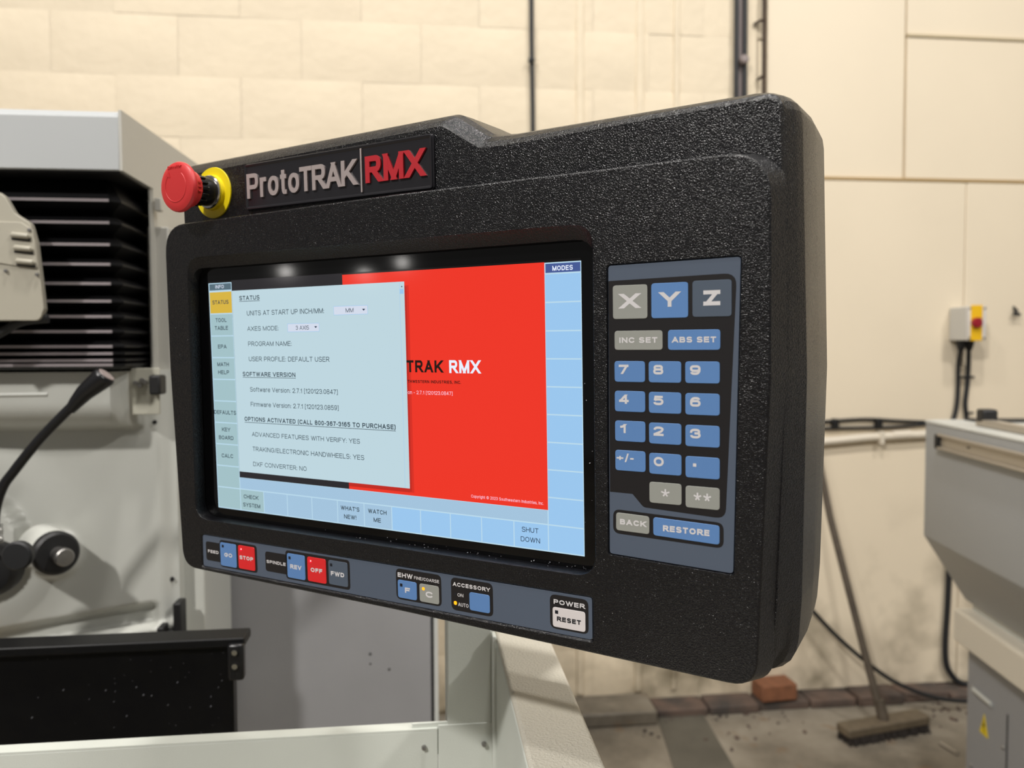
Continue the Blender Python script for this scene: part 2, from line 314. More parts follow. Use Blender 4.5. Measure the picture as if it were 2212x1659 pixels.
# stroke lettering: every glyph is a few pen strokes in a unit box; corners (x, y, r) are rounded by r
def _st(*p): return [tuple(q) + (0,) * (3 - len(q)) for q in p]
XH = 0.74
GL = {
 'A': (.78, [_st((0, 0), (.5, 1)), _st((.5, 1), (1, 0)), _st((.18, .30), (.82, .30))]),
 'B': (.70, [_st((0, 0), (0, 1)), _st((0, 1), (.92, 1, .24), (.92, .53, .24), (0, .53)), _st((0, .53), (1, .53, .26), (1, 0, .26), (0, 0))]),
 'C': (.74, [_st((1, .70), (1, 1, .46), (0, 1, .5), (0, 0, .5), (1, 0, .46), (1, .30))]),
 'D': (.73, [_st((0, 0), (0, 1)), _st((0, 1), (1, 1, .48), (1, 0, .48), (0, 0))]),
 'E': (.64, [_st((0, 0), (0, 1)), _st((0, 1), (1, 1)), _st((0, .52), (.92, .52)), _st((0, 0), (1, 0))]),
 'F': (.61, [_st((0, 0), (0, 1)), _st((0, 1), (1, 1)), _st((0, .51), (.88, .51))]),
 'G': (.77, [_st((1, .74), (1, 1, .46), (0, 1, .5), (0, 0, .5), (1, 0, .46), (1, .46)), _st((1, .46), (.55, .46))]),
 'H': (.73, [_st((0, 0), (0, 1)), _st((1, 0), (1, 1)), _st((0, .52), (1, .52))]),
 'I': (0, [_st((.5, 0), (.5, 1))]),
 'K': (.74, [_st((0, 0), (0, 1)), _st((.02, .32), (.96, 1)), _st((.36, .56), (1, 0))]),
 'L': (.58, [_st((0, 0), (0, 1)), _st((0, 0), (1, 0))]),
 'M': (.86, [_st((0, 0), (0, 1)), _st((1, 0), (1, 1)), _st((0, 1), (.5, 0)), _st((.5, 0), (1, 1))]),
 'N': (.73, [_st((0, 0), (0, 1)), _st((1, 0), (1, 1)), _st((.06, 1), (.94, 0))]),
 'O': (.80, [_st((.5, 1), (0, 1, .5), (0, 0, .5), (1, 0, .5), (1, 1, .5), (.5, 1))]),
 'P': (.67, [_st((0, 0), (0, 1)), _st((0, 1), (1, 1, .28), (1, .44, .28), (0, .44))]),
 'R': (.72, [_st((0, 0), (0, 1)), _st((0, 1), (.96, 1, .26), (.96, .48, .26), (0, .48)), _st((.46, .48), (1, 0))]),
 'S': (.69, [_st((.96, .80), (.96, 1, .30), (.03, 1, .30), (.03, .54, .22), (1, .48, .25), (1, 0, .30), (0, 0, .30), (0, .21))]),
 'T': (.66, [_st((.5, 0), (.5, 1)), _st((0, 1), (1, 1))]),
 'U': (.73, [_st((0, 1), (0, 0, .45), (1, 0, .45), (1, 1))]),
 'V': (.76, [_st((0, 1), (.5, 0)), _st((.5, 0), (1, 1))]),
 'W': (1.05, [_st((0, 1), (.26, 0)), _st((.26, 0), (.5, 1)), _st((.5, 1), (.74, 0)), _st((.74, 0), (1, 1))]),
 'X': (.76, [_st((0, 0), (1, 1)), _st((0, 1), (1, 0))]),
 'Y': (.76, [_st((0, 1), (.5, .42)), _st((1, 1), (.5, .42)), _st((.5, .46), (.5, 0))]),
 'Z': (.68, [_st((0, 1), (1, 1)), _st((.86, 1), (.14, 0)), _st((0, 0), (1, 0))]),
 '0': (.62, [_st((.5, 1), (0, 1, .5), (0, 0, .5), (1, 0, .5), (1, 1, .5), (.5, 1))]),
 '1': (.34, [_st((.9, 0), (.9, 1)), _st((0, .74), (.42, .78, .2), (.85, 1))]),
 '2': (.62, [_st((0, .68), (0, 1, .46), (1, 1, .46), (1, .56, .3), (.02, .06)), _st((0, 0), (1, 0))]),
 '3': (.62, [_st((0, .74), (0, 1, .4), (.95, 1, .3), (.95, .53, .22), (.38, .53)), _st((.38, .53), (1, .53, .25), (1, 0, .4), (0, 0, .4), (0, .27))]),
 '4': (.64, [_st((.76, 0), (.76, 1)), _st((.68, 1), (.04, .25)), _st((0, .25), (1, .25))]),
 '5': (.62, [_st((.92, 1), (.14, 1), (.04, .48)), _st((.04, .5), (.2, .64, .15), (1, .64, .34), (1, 0, .4), (0, 0, .4), (0, .26))]),
 '6': (.62, [_st((.96, .78), (.96, 1, .36), (0, 1, .5), (0, .3)), _st((.5, .60), (0, .60, .3), (0, 0, .3), (1, 0, .3), (1, .60, .3), (.5, .60))]),
 '7': (.60, [_st((0, 1), (1, 1)), _st((.9, 1), (.34, 0))]),
 '8': (.62, [_st((.5, 1), (.05, 1, .25), (.05, .53, .25), (.95, .53, .25), (.95, 1, .25), (.5, 1)), _st((.5, .53), (0, .53, .28), (0, 0, .28), (1, 0, .28), (1, .53, .28), (.5, .53))]),
 '9': (.62, [_st((.04, .22), (.04, 0, .36), (1, 0, .5), (1, .7)), _st((.5, .40), (0, .40, .3), (0, 1, .3), (1, 1, .3), (1, .40, .3), (.5, .40))]),
 'a': (.56, [_st((.04, .54), (.04, XH, .3), (.92, XH, .3), (.92, 0)), _st((.92, .43), (0, .43, .2), (0, 0, .24), (.92, 0, .3), (.92, .2))]),
 'c': (.54, [_st((1, .52), (1, XH, .42), (0, XH, .42), (0, 0, .42), (1, 0, .42), (1, .22))]),
 'd': (.58, [_st((1, 0), (1, 1)), _st((1, .37), (1, XH, .42), (0, XH, .42), (0, 0, .42), (1, 0, .42), (1, .37))]),
 'e': (.58, [_st((.02, .38), (1, .38), (1, XH, .40), (0, XH, .42), (0, 0, .42), (1, 0, .42), (1, .18))]),
 'f': (.32, [_st((.4, 0), (.4, 1, .2), (1, 1)), _st((0, XH), (.95, XH))]),
 'g': (.58, [_st((1, XH), (1, -.27, .4), (0, -.27, .4), (0, -.12)), _st((1, .37), (1, XH, .42), (0, XH, .42), (0, 0, .42), (1, 0, .42), (1, .37))]),
 'h': (.56, [_st((0, 0), (0, 1)), _st((0, .4), (0, XH, .4), (1, XH, .4), (1, 0))]),
 'i': (0, [_st((.5, 0), (.5, XH)), _st((.5, .97), (.5, 1))]),
 'm': (.88, [_st((0, 0), (0, XH)), _st((0, .4), (0, XH, .25), (.5, XH, .25), (.5, 0)), _st((.5, .4), (.5, XH, .25), (1, XH, .25), (1, 0))]),
 'n': (.56, [_st((0, 0), (0, XH)), _st((0, .4), (0, XH, .4), (1, XH, .4), (1, 0))]),
 'o': (.60, [_st((.5, XH), (0, XH, .5), (0, 0, .5), (1, 0, .5), (1, XH, .5), (.5, XH))]),
 'p': (.58, [_st((0, -.27), (0, XH)), _st((0, .37), (0, XH, .42), (1, XH, .42), (1, 0, .42), (0, 0, .42), (0, .37))]),
 'r': (.36, [_st((0, 0), (0, XH)), _st((0, .36), (0, XH, .5), (1, XH))]),
 's': (.52, [_st((.96, .56), (.96, XH, .3), (.03, XH, .3), (.03, .40, .2), (1, .36, .2), (1, 0, .3), (0, 0, .3), (0, .18))]),
 't': (.34, [_st((.4, .95), (.4, 0, .3), (1, 0)), _st((0, XH), (.95, XH))]),
 'u': (.56, [_st((0, XH), (0, 0, .4), (1, 0, .4), (1, .3)), _st((1, 0), (1, XH))]),
 'w': (.78, [_st((0, XH), (.26, 0)), _st((.26, 0), (.5, XH)), _st((.5, XH), (.74, 0)), _st((.74, 0), (1, XH))]),
 'y': (.54, [_st((0, XH), (.54, 0)), _st((1, XH), (.4, -.27))]),
 ':': (0, [_st((.5, 0), (.5, .04)), _st((.5, .56), (.5, .60))]),
 '.': (0, [_st((.5, 0), (.5, .01))]), ',': (0, [_st((.6, .02), (.3, -.14))]),
 "'": (0, [_st((.5, .8), (.5, 1))]), '!': (0, [_st((.5, .34), (.5, 1)), _st((.5, 0), (.5, .01))]),
 '-': (.32, [_st((0, .40), (1, .40))]), '/': (.34, [_st((0, -.02), (1, 1.02))]),
 '+': (.62, [_st((0, .42), (1, .42)), _st((.5, .12), (.5, .72))]),
 '(': (.26, [_st((1, 1.05), (0, .8, .3), (0, .1, .3), (1, -.18))]), ')': (.26, [_st((0, 1.05), (1, .8, .3), (1, .1, .3), (0, -.18))]),
 '[': (.24, [_st((1, 1.04), (0, 1.04), (0, -.16), (1, -.16))]), ']': (.24, [_st((0, 1.04), (1, 1.04), (1, -.16), (0, -.16))]),
 '*': (.52, [_st((.5, .5), (.5, 1)), _st((.5, .5), (0, .68)), _st((.5, .5), (1, .68)), _st((.5, .5), (.18, .08)), _st((.5, .5), (.82, .08))]),
 '\u00a9': (.95, [_st((.5, 1), (0, 1, .5), (0, 0, .5), (1, 0, .5), (1, 1, .5), (.5, 1)), _st((.7, .62), (.7, .75, .2), (.3, .75, .2), (.3, .25, .2), (.7, .25, .2), (.7, .38))]),
}
def flatten(path):
    n = len(path); out = []
    for i, (x, y, r) in enumerate(path):
        p = Vector((x, y))
        if r <= 0 or i in (0, n - 1): out.append(p); continue
        a = Vector(path[i - 1][:2]) - p; b = Vector(path[i + 1][:2]) - p
        ra = min(r, a.length * (1.0 if i == 1 else .5)); rb = min(r, b.length * (1.0 if i == n - 2 else .5))
        s, e = p + a.normalized() * ra, p + b.normalized() * rb; k = .6
        c1, c2 = s + (p - s) * k, e + (p - e) * k
        for j in range(7):
            t = j / 6; out.append(s * (1 - t) ** 3 + c1 * 3 * t * (1 - t) ** 2 + c2 * 3 * t * t * (1 - t) + e * t ** 3)
    res = [out[0]]
    for p in out[1:]:
        if (p - res[-1]).length > 1e-5: res.append(p)
    return res
def text(s, x0, x1, base, cap, w, m, parent, pen=.12, name='lettering', depth=0.0, gap=None):
    # pen-stroke letters fitted between x0 and x1 (mm) on a baseline, lying on local plane w (mm)
    t = pen * cap; g = (0.10 + .22 * pen) if gap is None else gap; tot = 0.0; fix = 0.0
    for i, ch in enumerate(s):
        if ch == ' ': tot += .26
        elif GL[ch][0] == 0: fix += t; tot += 0
        else: tot += GL[ch][0]
        if i < len(s) - 1: tot += g
    k = (x1 - x0 - fix) / tot if tot else 0
    bm = bmesh.new(); X = x0; h = t / 2; zi = 0
    for ch in s:
        if ch == ' ': X += (.26 + g) * k; continue
        wd, strokes = GL[ch]; W = wd * k if wd else t
        for path in strokes:
            P = [Vector((X + h + q.x * (W - t), base + h + q.y * (cap - t))) for q in flatten(path)]
            closed = (P[0] - P[-1]).length < 1e-6 and len(P) > 3
            n = len(P); Lp, Rp = [], []; zi += 1; zz = w + depth + (zi % 6) * 0.012
            if closed: P = P[:-1]; n -= 1
            for i in range(n):
                if closed: d0 = (P[i] - P[i - 1]).normalized(); d1 = (P[(i + 1) % n] - P[i]).normalized()
                else:
                    d1 = (P[i + 1] - P[i]).normalized() if i < n - 1 else (P[i] - P[i - 1]).normalized()
                    d0 = (P[i] - P[i - 1]).normalized() if i > 0 else d1
                n0 = Vector((-d0.y, d0.x)); n1 = Vector((-d1.y, d1.x)); mv = n0 + n1; mv = mv / max(.35, mv.dot(n0))
                c = P[i].copy()
                if not closed and i in (0, n - 1):
                    d = d0 * (1 if i else -1)          # outward
                    src = path[0] if i == 0 else path[-1]
                    short = sum((P[q + 1] - P[q]).length for q in range(n - 1)) < t
                    yend = short or src[1] <= .02 or src[1] >= .94 or abs(src[1] - XH) < .001; xend = src[0] <= .03 or src[0] >= .88
                    if abs(d.y) > .38 and yend:
                        c = c + d * (h / abs(d.y)); mv = Vector((math.copysign(1 / abs(d.y), n0.x), 0))
                    elif abs(d.x) > .9 and xend: c = c + d * h
                Lp.append(c + mv * h); Rp.append(c - mv * h)
            def V(q, z): return bm.verts.new((q.x * mm, q.y * mm, z * mm))
            lv = [V(q, zz) for q in Lp]; rv = [V(q, zz) for q in Rp]
            rng = range(n if closed else n - 1)
            for i in rng:
                j = (i + 1) % n; bm.faces.new((rv[i], rv[j], lv[j], lv[i]))
            if depth:
                lb = [V(q, w) for q in Lp]; rb = [V(q, w) for q in Rp]
                for i in rng:
                    j = (i + 1) % n; bm.faces.new((lv[i], lv[j], lb[j], lb[i])); bm.faces.new((rv[j], rv[i], rb[i], rb[j]))
                if not closed:
                    bm.faces.new((lv[0], lb[0], rb[0], rv[0])); bm.faces.new((rv[-1], rb[-1], lb[-1], lv[-1]))
        X += W + g * k
    me = bpy.data.meshes.new(name); bm.to_mesh(me); bm.free(); me.materials.append(M[m])
    o = bpy.data.objects.new(name, me); C.objects.link(o); o.parent = parent
    return o

# ------------------------------------------------------------------ the setting: floor, back wall
box('floor', -6, 8, -4, 3.6, -0.1, 0, 'floor')['kind'] = 'structure'
flr = bpy.data.objects['floor']
bm = bmesh.new()
v = [bm.verts.new(p) for p in ((0.905, 3.02, 0), (1.09, 3.02, 0), (1.03, 2.3, 0), (0.80, 2.3, 0), (0.905, 3.02, 0.004), (1.09, 3.02, 0.004), (1.03, 2.3, 0.004), (0.80, 2.3, 0.004))]
for f in ((0, 3, 2, 1), (4, 5, 6, 7), (0, 1, 5, 4), (1, 2, 6, 5), (2, 3, 7, 6), (3, 0, 4, 7)): bm.faces.new([v[i] for i in f])
link('floor_patch', bm, 'floor_dark', flr)
WY = 3.10
wall = box('wall_back', -6, 8, WY + 0.012, WY + 0.25, 0, 5.2, 'paint'); wall['kind'] = 'structure'
# painted blocks of the left part of the wall, thickly painted: shallow joints
bw, bh = 0.445, 0.222
protos = []
for k in range(5):
    bm = bmesh.new(); nx, nz = 7, 4; g = []
    rr = random.Random(k)
    for j in range(nz + 1):
        for i in range(nx + 1):
            x = -bw / 2 + bw * i / nx; z = -bh / 2 + bh * j / nz
            e = (i in (0, nx)) or (j in (0, nz))
            y = 0.0035 if e else rr.uniform(-0.0012, 0.0012)
            if i == 0: x += 0.0004
            if i == nx: x -= 0.0004
            if 0 < i < nx: x += rr.uniform(-.008, .008)
            g.append(bm.verts.new((x, y, z + (0 if e else rr.uniform(-.006, .006)))))
    for j in range(nz):
        for i in range(nx):
            a = j * (nx + 1) + i; bm.faces.new((g[a], g[a + 1], g[a + nx + 2], g[a + nx + 1]))
    me = bpy.data.meshes.new('wall_block'); 
    bm.normal_update(); bm.to_mesh(me); bm.free(); me.materials.append(M['paint'])
    for f in me.polygons: f.use_smooth = True
    protos.append(me)
for j in range(15):
    z = 0.02 + bh * (j + 0.5)
    off = (0.5 if j % 2 else 0) * bw
    for i in range(-5, 4):
        x = i * bw + off
        if x - bw / 2 > 1.33: continue
        sx = min(1.0, (1.37 - (x - bw / 2)) / bw); x = x - bw / 2 + bw * sx / 2
        if z < 1.1 and x < -0.9: continue
        o = bpy.data.objects.new('wall_block', random.choice(protos)); C.objects.link(o); o.parent = wall
        o.location = (x, WY + random.uniform(-0.0012, 0.0012), z); o.scale.x = sx
        o.rotation_euler = (random.uniform(-.002, .002), 0, random.uniform(-.0015, .0015))
        if random.random() < 0.5: o.rotation_euler.y = math.pi; o.rotation_euler.z += 0
# raised plaster ribs between the vertical pipes
for x0, x1 in ((0.600, 0.628), (0.838, 0.868), (0.99, 1.012)):
    box('plaster_rib', x0, x1, WY - 0.006, WY + 0.02, 0.06, 3.6, 'paint', wall, bev=0.003)
# flush boards on the right part, with open joints between them
def board(x0, x1, z0, z1, y=WY - 0.012):
    box('wall_board', x0, x1, y, WY + 0.02, z0, z1, 'board', wall, bev=0.002)
board(1.372, 1.955, 2.142, 3.9, WY - 0.004)
board(1.962, 3.9, 2.722, 3.9, WY - 0.004)
board(1.962, 3.9, 2.142, 2.708, WY - 0.010)
board(1.372, 2.228, 0.035, 2.128, WY - 0.012)
board(2.232, 3.9, 0.035, 2.128, WY - 0.013)
t = box('trim_1', 1.37, 3.9, WY - 0.016, WY + 0.012, 2.131, 2.139, 'trim'); t['kind'] = 'structure'
t = box('trim_2', 1.962, 3.9, WY - 0.016, WY + 0.012, 2.710, 2.720, 'groove'); t['kind'] = 'structure'
# low concrete plinth and the row of exposed footing bricks at the foot of the wall
box('concrete_plinth', 0.3, 0.885, 2.93, WY, 0, 0.055, 'floor', wall, bev=0.008)
x = 0.90
while x < 3.0:
    L_ = random.uniform(0.19, 0.23)
    box('footing_brick', x, x + L_, 2.985 + random.uniform(-.01, .01), WY, 0, 0.03 + random.uniform(0, 0.012), 'footing', wall, bev=0.006)
    x += L_ + 0.008

# ------------------------------------------------------------------ control panel
PU = Vector((0.81556, -0.57868, -0.0008)); PV = Vector((-0.0173, -0.02576, 0.99952)); PW = Vector((-0.57842, -0.81515, -0.03102))
panel = empty('control_panel')
panel.matrix_world = Matrix(((PU.x, PV.x, PW.x, -0.17721), (PU.y, PV.y, PW.y, 0.70594), (PU.z, PV.z, PW.z, 1.31459), (0, 0, 0, 1)))
tag(panel, 'black machine control panel with red and blue screen, keypad and emergency stop button', 'control panel')

# front plate: outline, rounded lip, three holes
PO = [(-36.5, -54.0), (194, -56.3), (456.5, -62.0), (463.6, 120), (463.2, 246.0), (200, 245.6), (-40, 242.3), (-41.5, 120)]
PR = [17, 0.01, 17, 0.01, 27, 0.01, 25, 0.01]
def ring_o(d, w):
    return R3(rounded(offset(PO, d), [max(0.01, r + (d if r > 1 else 0)) for r in PR], 7), w)
P1 = [(-39, -56.5), (194, -58.8), (462.2, -65.0), (469.1, 120), (468.6, 247.5), (200, 247.6), (-42.5, 244.3), (-44.5, 120)]
foot = R3(rounded(P1, [19, .01, 18, .01, 24, .01, 27, .01], 7), -7.5)
holes = {
 'screen': ([(-17.5, -9.4), (356.3, -9.6), (356.8, 213.5), (-13.0, 213.5)], 15, [(-16.3, -8.4), (355.6, -8.4), (355.6, 204.6), (-11.5, 204.6)], 13),
 'keypad': (offset([(365.4, 7.2), (442.6, 4.6), (446.6, 187.9), (366.2, 187.0)], 0.9), 2.6, offset([(365.4, 7.2), (442.6, 4.6), (446.6, 187.9), (366.2, 187.0)], 0.35), 2.3),
 'strip': (offset([(-11.4, -50.4), (353.0, -51.2), (353.0, -23.5), (-10.6, -23.1)], 1.5), 3.0, offset([(-11.4, -50.4), (353.0, -51.2), (353.0, -23.5), (-10.6, -23.1)], 0.3), 2.3)}
bm = bmesh.new()
outer = loft(bm, [foot, ring_o(0, 8.2), ring_o(-0.25, 9.1), ring_o(-0.8, 9.75), ring_o(-1.4, 10.0), ring_o(-1.75, 10.0)], False, False)
edges = []
def ring_edges(vs):
    r = []
    for i in range(len(vs)):
        e = bm.edges.get((vs[i], vs[(i + 1) % len(vs)]))
        if e: r.append(e)
    return r
edges += ring_edges(outer[-1])
for nm, (a, ra, b, rb) in holes.items():
    dz = {'screen': (10, 6.0, 0.0), 'keypad': (10, 9.15, 6.0), 'strip': (10, 8.8, 6.0)}[nm]
    mid = [R3(rounded(offset(a, -.45), ra - .4, 5), 9.3)] if nm == 'screen' else []
    h = loft(bm, [R3(rounded(offset(a, .2), ra + .2, 5), dz[0]), R3(rounded(a, ra, 5), dz[0])] + mid + [ R3(rounded(b, rb, 5), dz[1]), R3(rounded(b, rb, 5), dz[2])], False, False)
    edges += ring_edges(h[0])
bmesh.ops.triangle_fill(bm, use_beauty=True, use_dissolve=False, edges=edges)
link('front_plate', bm, 'black_grain', panel, smooth=38)

# body behind the plate: right-hand facets, top bump, rear shell
def body_ring(w, bl, tl, b2, n3, n4, tr, r5, r5b, br, rad):
    return R3(rounded([bl, br, r5b, r5, tr, n4, n3, b2, tl], rad, 5), w)
RD = [12, 24, 45, 60, 18, 6, 16, 16, 10]
def body_loft():
    bm = bmesh.new()
    rings = [
     body_ring(-6.6, (-34, -50), (-34, 286), (236, 292), (266, 273.0), (286, 272.4), (464.3, 277.4), (468.7, 120), (464.4, -18), (461, -55), [10, 8, 45, 60, 8, 6, 12, 12, 8]),
     body_ring(-9.5, (-35, -51), (-38, 290), (239, 296.4), (268, 277.4), (287, 276.6), (465.6, 280.6), (469.8, 120), (465.7, -18), (462.5, -56.5), [10, 9, 45, 60, 10, 6, 14, 13, 9]),
     body_ring(-14, (-36, -53), (-42, 295), (242, 300), (270.5, 281.2), (288, 280.2), (467.4, 283.2), (471.3, 120), (467.7, -18), (464.5, -58), RD),
     body_ring(-20, (-36, -54), (-43, 297.5), (243.5, 302.2), (272, 283.6), (289, 282.4), (469.6, 284.0), (473.2, 120), (470.3, -18), (466.5, -59), RD),
     body_ring(-22, (-38, -60), (-43.2, 297.6), (243.6, 302.3), (272, 283.7), (289, 282.5), (470.3, 284.2), (473.9, 120), (471.2, -18), (468.0, -64.5), RD),
     body_ring(-30, (-38, -62), (-43.5, 298), (244, 302.6), (272.4, 284), (289.5, 282.8), (472.6, 284.3), (476.6, 120), (474.6, -18), (471.5, -65.5), RD),
     body_ring(-70, (-40, -64), (-44, 299), (244.5, 303), (273, 284.6), (290, 283.4), (474.3, 284.8), (477.6, 120), (475.4, -18), (471.8, -66), RD),
     body_ring(-112, (-38, -64), (-42, 299), (244.5, 302.5), (273, 284.2), (290, 283), (473.2, 284.0), (477, 120), (473.6, -18), (470.4, -64), RD),
     body_ring(-122, (-34, -60), (-38, 294), (241, 297), (270, 279), (288, 278), (468, 280), (471, 120), (468, -18), (464, -62), [10, 8, 45, 60, 8, 6, 12, 12, 8]),
     body_ring(-126, (-24, -50), (-28, 284), (232, 286), (262, 269), (282, 268), (458, 270), (461, 120), (458, -18), (454, -52), [10, 8, 45, 60, 8, 6, 12, 12, 8])]
    loft(bm, rings)
    return link('housing', bm, 'black_grain', panel, smooth=14)
body_loft()
# bracket on the back towards the machine post
prism('rear_bracket', rect(175, 60, 265, 150, 10), -175, -120, 'black_smooth', panel)

# screen glass and display
prism('screen_glass', rect(-30, -12, 360, 208, 12), -4, -0.4, 'glass', panel)
scrn = prism('display', [(0, 0), (344, 0), (344, 192.0), (0, 192.0)], -0.5, -0.12, 's_base', panel)
def q(name, x0, y0, x1, y1, m, w): return prism(name, [(x0, y0), (x1, y0), (x1, y1), (x0, y1)], w - 0.05, w, m, scrn, smooth=0)
q('unlit_strip', 0, 192.0, 344, 193.6, 's_strip', -0.12)
rows = [0.4, 18.4, 37.0, 55.6, 74.0, 92.5, 110.9, 129.3, 147.6, 166.2, 184.8]
for k in range(10):
    q('menu_tile', 0.9, rows[k] + 0.45, 27.0, rows[k + 1] - 0.45, 's_yellow' if k == 9 else 's_tile_l', -0.06)
    q('menu_tile', 318.3, rows[k] + 0.45, 343.6, rows[k + 1] - 0.45, 's_tile', -0.06)
q('menu_heading', 1.0, 185.9, 26.9, 191.3, 's_steel', -0.06)
q('menu_heading', 318.7, 185.3, 343.6, 191.2, 's_navy', -0.06)
cols = [27.5, 54.8, 81.2, 107.8, 134.3, 160.8, 187.2, 213.5, 239.6, 265.7, 291.6, 317.9]
for k in range(11): q('menu_tile', cols[k] + 0.4, 0.85, cols[k + 1] - 0.4, 18.0, 's_tile_l' if k < 1 else ('s_tile_b' if k < 6 else 's_tile'), -0.06)
q('blank_band', 27.9, 18.9, 317.5, 28.0, 's_tile_b', -0.06)
q('background_dark', 27.6, 28.3, 146.8, 193.4, 's_dark', -0.06)
q('background_red', 146.8, 28.3, 317.9, 192.3, 's_red', -0.06)
q('window_shadow', 204.6, 30.5, 208.4, 182.0, 's_redm', -0.035)
q('window_shadow', 204.6, 31.2, 206.4, 181.3, 's_redd', -0.02)
q('window_shadow', 147.0, 30.5, 204.6, 33.4, 's_redd', -0.03)
q('status_window', 27.8, 33.4, 204.6, 184.8, 's_win', 0.0)
q('scroll_track', 200.3, 33.6, 200.5, 184.0, 's_tile', 0.03)
q('scroll_thumb', 200.6, 176.0, 203.8, 179.6, 's_tile', 0.04)
for a in ((137.5, 162.4, 170.1, 168.6), (89.2, 150.1, 121.9, 156.2)):
    q('drop_box_edge', a[0] - .3, a[1] - .3, a[2] + .3, a[3] + .3, 's_tile', 0.03); q('drop_box', *a, 's_box', 0.06)
for x, y in ((166.6, 166.2), (118.6, 154.0)): prism('drop_arrow', [(x - 1.5, y), (x, y - 1.5), (x + 1.5, y)], 0.08, 0.1, 's_textd', scrn, smooth=0)
prism('scroll_arrow', [(201.6, 180.9), (203.2, 180.9), (202.4, 181.9)], 0.05, 0.07, 's_textd', scrn, smooth=0)
def st(s, x0, x1, y, cap=3.5, m='s_text', bold=0.0, w=0.05): return text(s, x0, x1, y, cap, w, m, scrn, .13 + bold * 2.4, 'screen_text')
st('STATUS', 36.2, 59.4, 176.6, 3.6, bold=.025); q('underline', 36.0, 175.5, 59.4, 175.9, 's_text', 0.05)
st('UNITS AT START UP INCH/MM:', 44.2, 127.6, 163.9, 3.9)
st('MM', 149.3, 156.8, 163.9, 3.2, w=0.09)
st('AXES MODE:', 44.0, 79.1, 151.4, 3.6); st('3 AXIS', 97.8, 111.6, 151.5, 3.2, w=0.09)
st('PROGRAM NAME:', 44.2, 92.6, 138.9, 3.7); st('USER PROFILE: DEFAULT USER', 44.3, 131.4, 126.4, 3.8)
st('SOFTWARE VERSION', 36.5, 95.4, 114.0, 3.6, bold=.025); q('underline', 36.4, 112.9, 95.6, 113.3, 's_text', 0.05)
st('Software Version: 2.7.1 [120123.0847]', 44.3, 138.6, 101.3, 3.7); st('Firmware Version: 2.7.1 [120123.0859]', 44.3, 139.0, 89.0, 3.7)
st('OPTIONS ACTIVATED (CALL 800-367-3165 TO PURCHASE)', 36.4, 193.2, 76.6, 3.6, bold=.03); q('underline', 36.4, 75.3, 193.2, 75.7, 's_text', 0.05)
st('ADVANCED FEATURES WITH VERIFY: YES', 44.3, 159.0, 64.1, 3.6); st('TRAKING/ELECTRONIC HANDWHEELS: YES', 44.4, 162.6, 51.8, 3.7); st('DXF CONVERTER: NO', 44.3, 103.7, 39.1, 3.6)
st('INFO', 8.4, 18.6, 187.3, 2.9, 's_box', .02); st('MODES', 323.8, 338.3, 186.5, 3.1, 's_white', .025)
L = lambda s, x0, x1, y: st(s, x0, x1, y, 3.3, 's_text', .02)
L('STATUS', 4.0, 23.3, 174.2); L('TOOL', 6.9, 20.0, 159.2); L('TABLE', 5.6, 21.4, 152.6); L('EPA', 8.4, 18.7, 137.0); L('MATH', 6.7, 20.6, 122.0)
L('HELP', 7.2, 20.4, 115.3); L('DEFAULTS', 0.2, 26.6, 81.2); L('KEY', 8.8, 18.8, 66.6); L('BOARD', 4.6, 22.2, 59.6); L('CALC', 7.0, 20.8, 44.1)
L('CHECK', 31.5, 48.7, 10.8); L('SYSTEM', 30.5, 50.4, 3.8); L("WHAT'S", 137.8, 156.3, 11.3); L('NEW!', 140.8, 153.0, 4.7); L('WATCH', 164.8, 182.4, 11.4); L('ME', 169.9, 176.8, 5.0)
st('SHUT', 297.8, 310.5, 11.6, 3.4, 's_textd'); st('DOWN', 296.9, 311.6, 4.9, 3.4, 's_textd')
st('TRAK', 204.8, 236.3, 119.2, 8.7, 's_black', .03); st('RMX', 241.8, 267.3, 119.0, 9.1, 's_white', .03)
st('THWESTERN INDUSTRIES, INC.', 205.4, 251.4, 111.5, 2.1, 's_black', .03)
st('on - 2.7.1 [120123.0847]', 205.2, 244.1, 103.3, 2.6, 's_pink'); st('Copyright \u00a9 2023 Southwestern Industries, Inc.', 257.7, 314.7, 31.5, 2.1, 's_pink')

# keypad overlay and keys
ov = prism('keypad_overlay', rounded([(365.4, 7.2), (442.6, 4.6), (446.6, 187.9), (366.2, 187.0)], 2.2), 5, 9.0, 'slate', panel, 0.15)
prism('black_border', rounded([(366.0, 46.6), (380.9, 46.5), (388.0, 38.8), (438.1, 36.6), (444.4, 178.9), (366.3, 177.6)], [.01, 1, 4, 6, 7, .01]), 9.0, 9.06, 'ink', ov)
prism('black_border', rounded([(367.9, 20.6), (437.0, 18.8), (437.0, 34.0), (368.1, 35.9)], 4.5), 9.0, 9.06, 'ink', ov)
def key(quad, m, legend=None, lm='legend', lpos=None, bold=.265, r=2.0, w=9.0, name='key', led=None):
    if len(quad) == 4 and not hasattr(quad[0], '__len__'): quad = [(quad[0], quad[1]), (quad[2], quad[1]), (quad[2], quad[3]), (quad[0], quad[3])]
    k = prism(name, rounded(quad, r, 4), w, w + 0.45, m, panel, 0.2)
    if legend: text(legend, lpos[0], lpos[1], lpos[2], lpos[3], w + 0.5, lm, k, bold, 'legend')
    if led: 
        prism('indicator_light', rect(led[0] - 1.15, led[1] - 1.15, led[0] + 1.15, led[1] + 1.15, .9 if led[2] != 'led_off' else .2), w + 0.45, w + 0.52, led[2], k, smooth=0)
    return k
key((369.2, 154.2, 391.4, 174.7), 'key_grey', 'X', lpos=(374.9, 385.5, 160.6, 8.9))
key((393.8, 154.2, 416.3, 175.0), 'key_blue', 'Y', lpos=(399.9, 410.4, 160.8, 8.8))
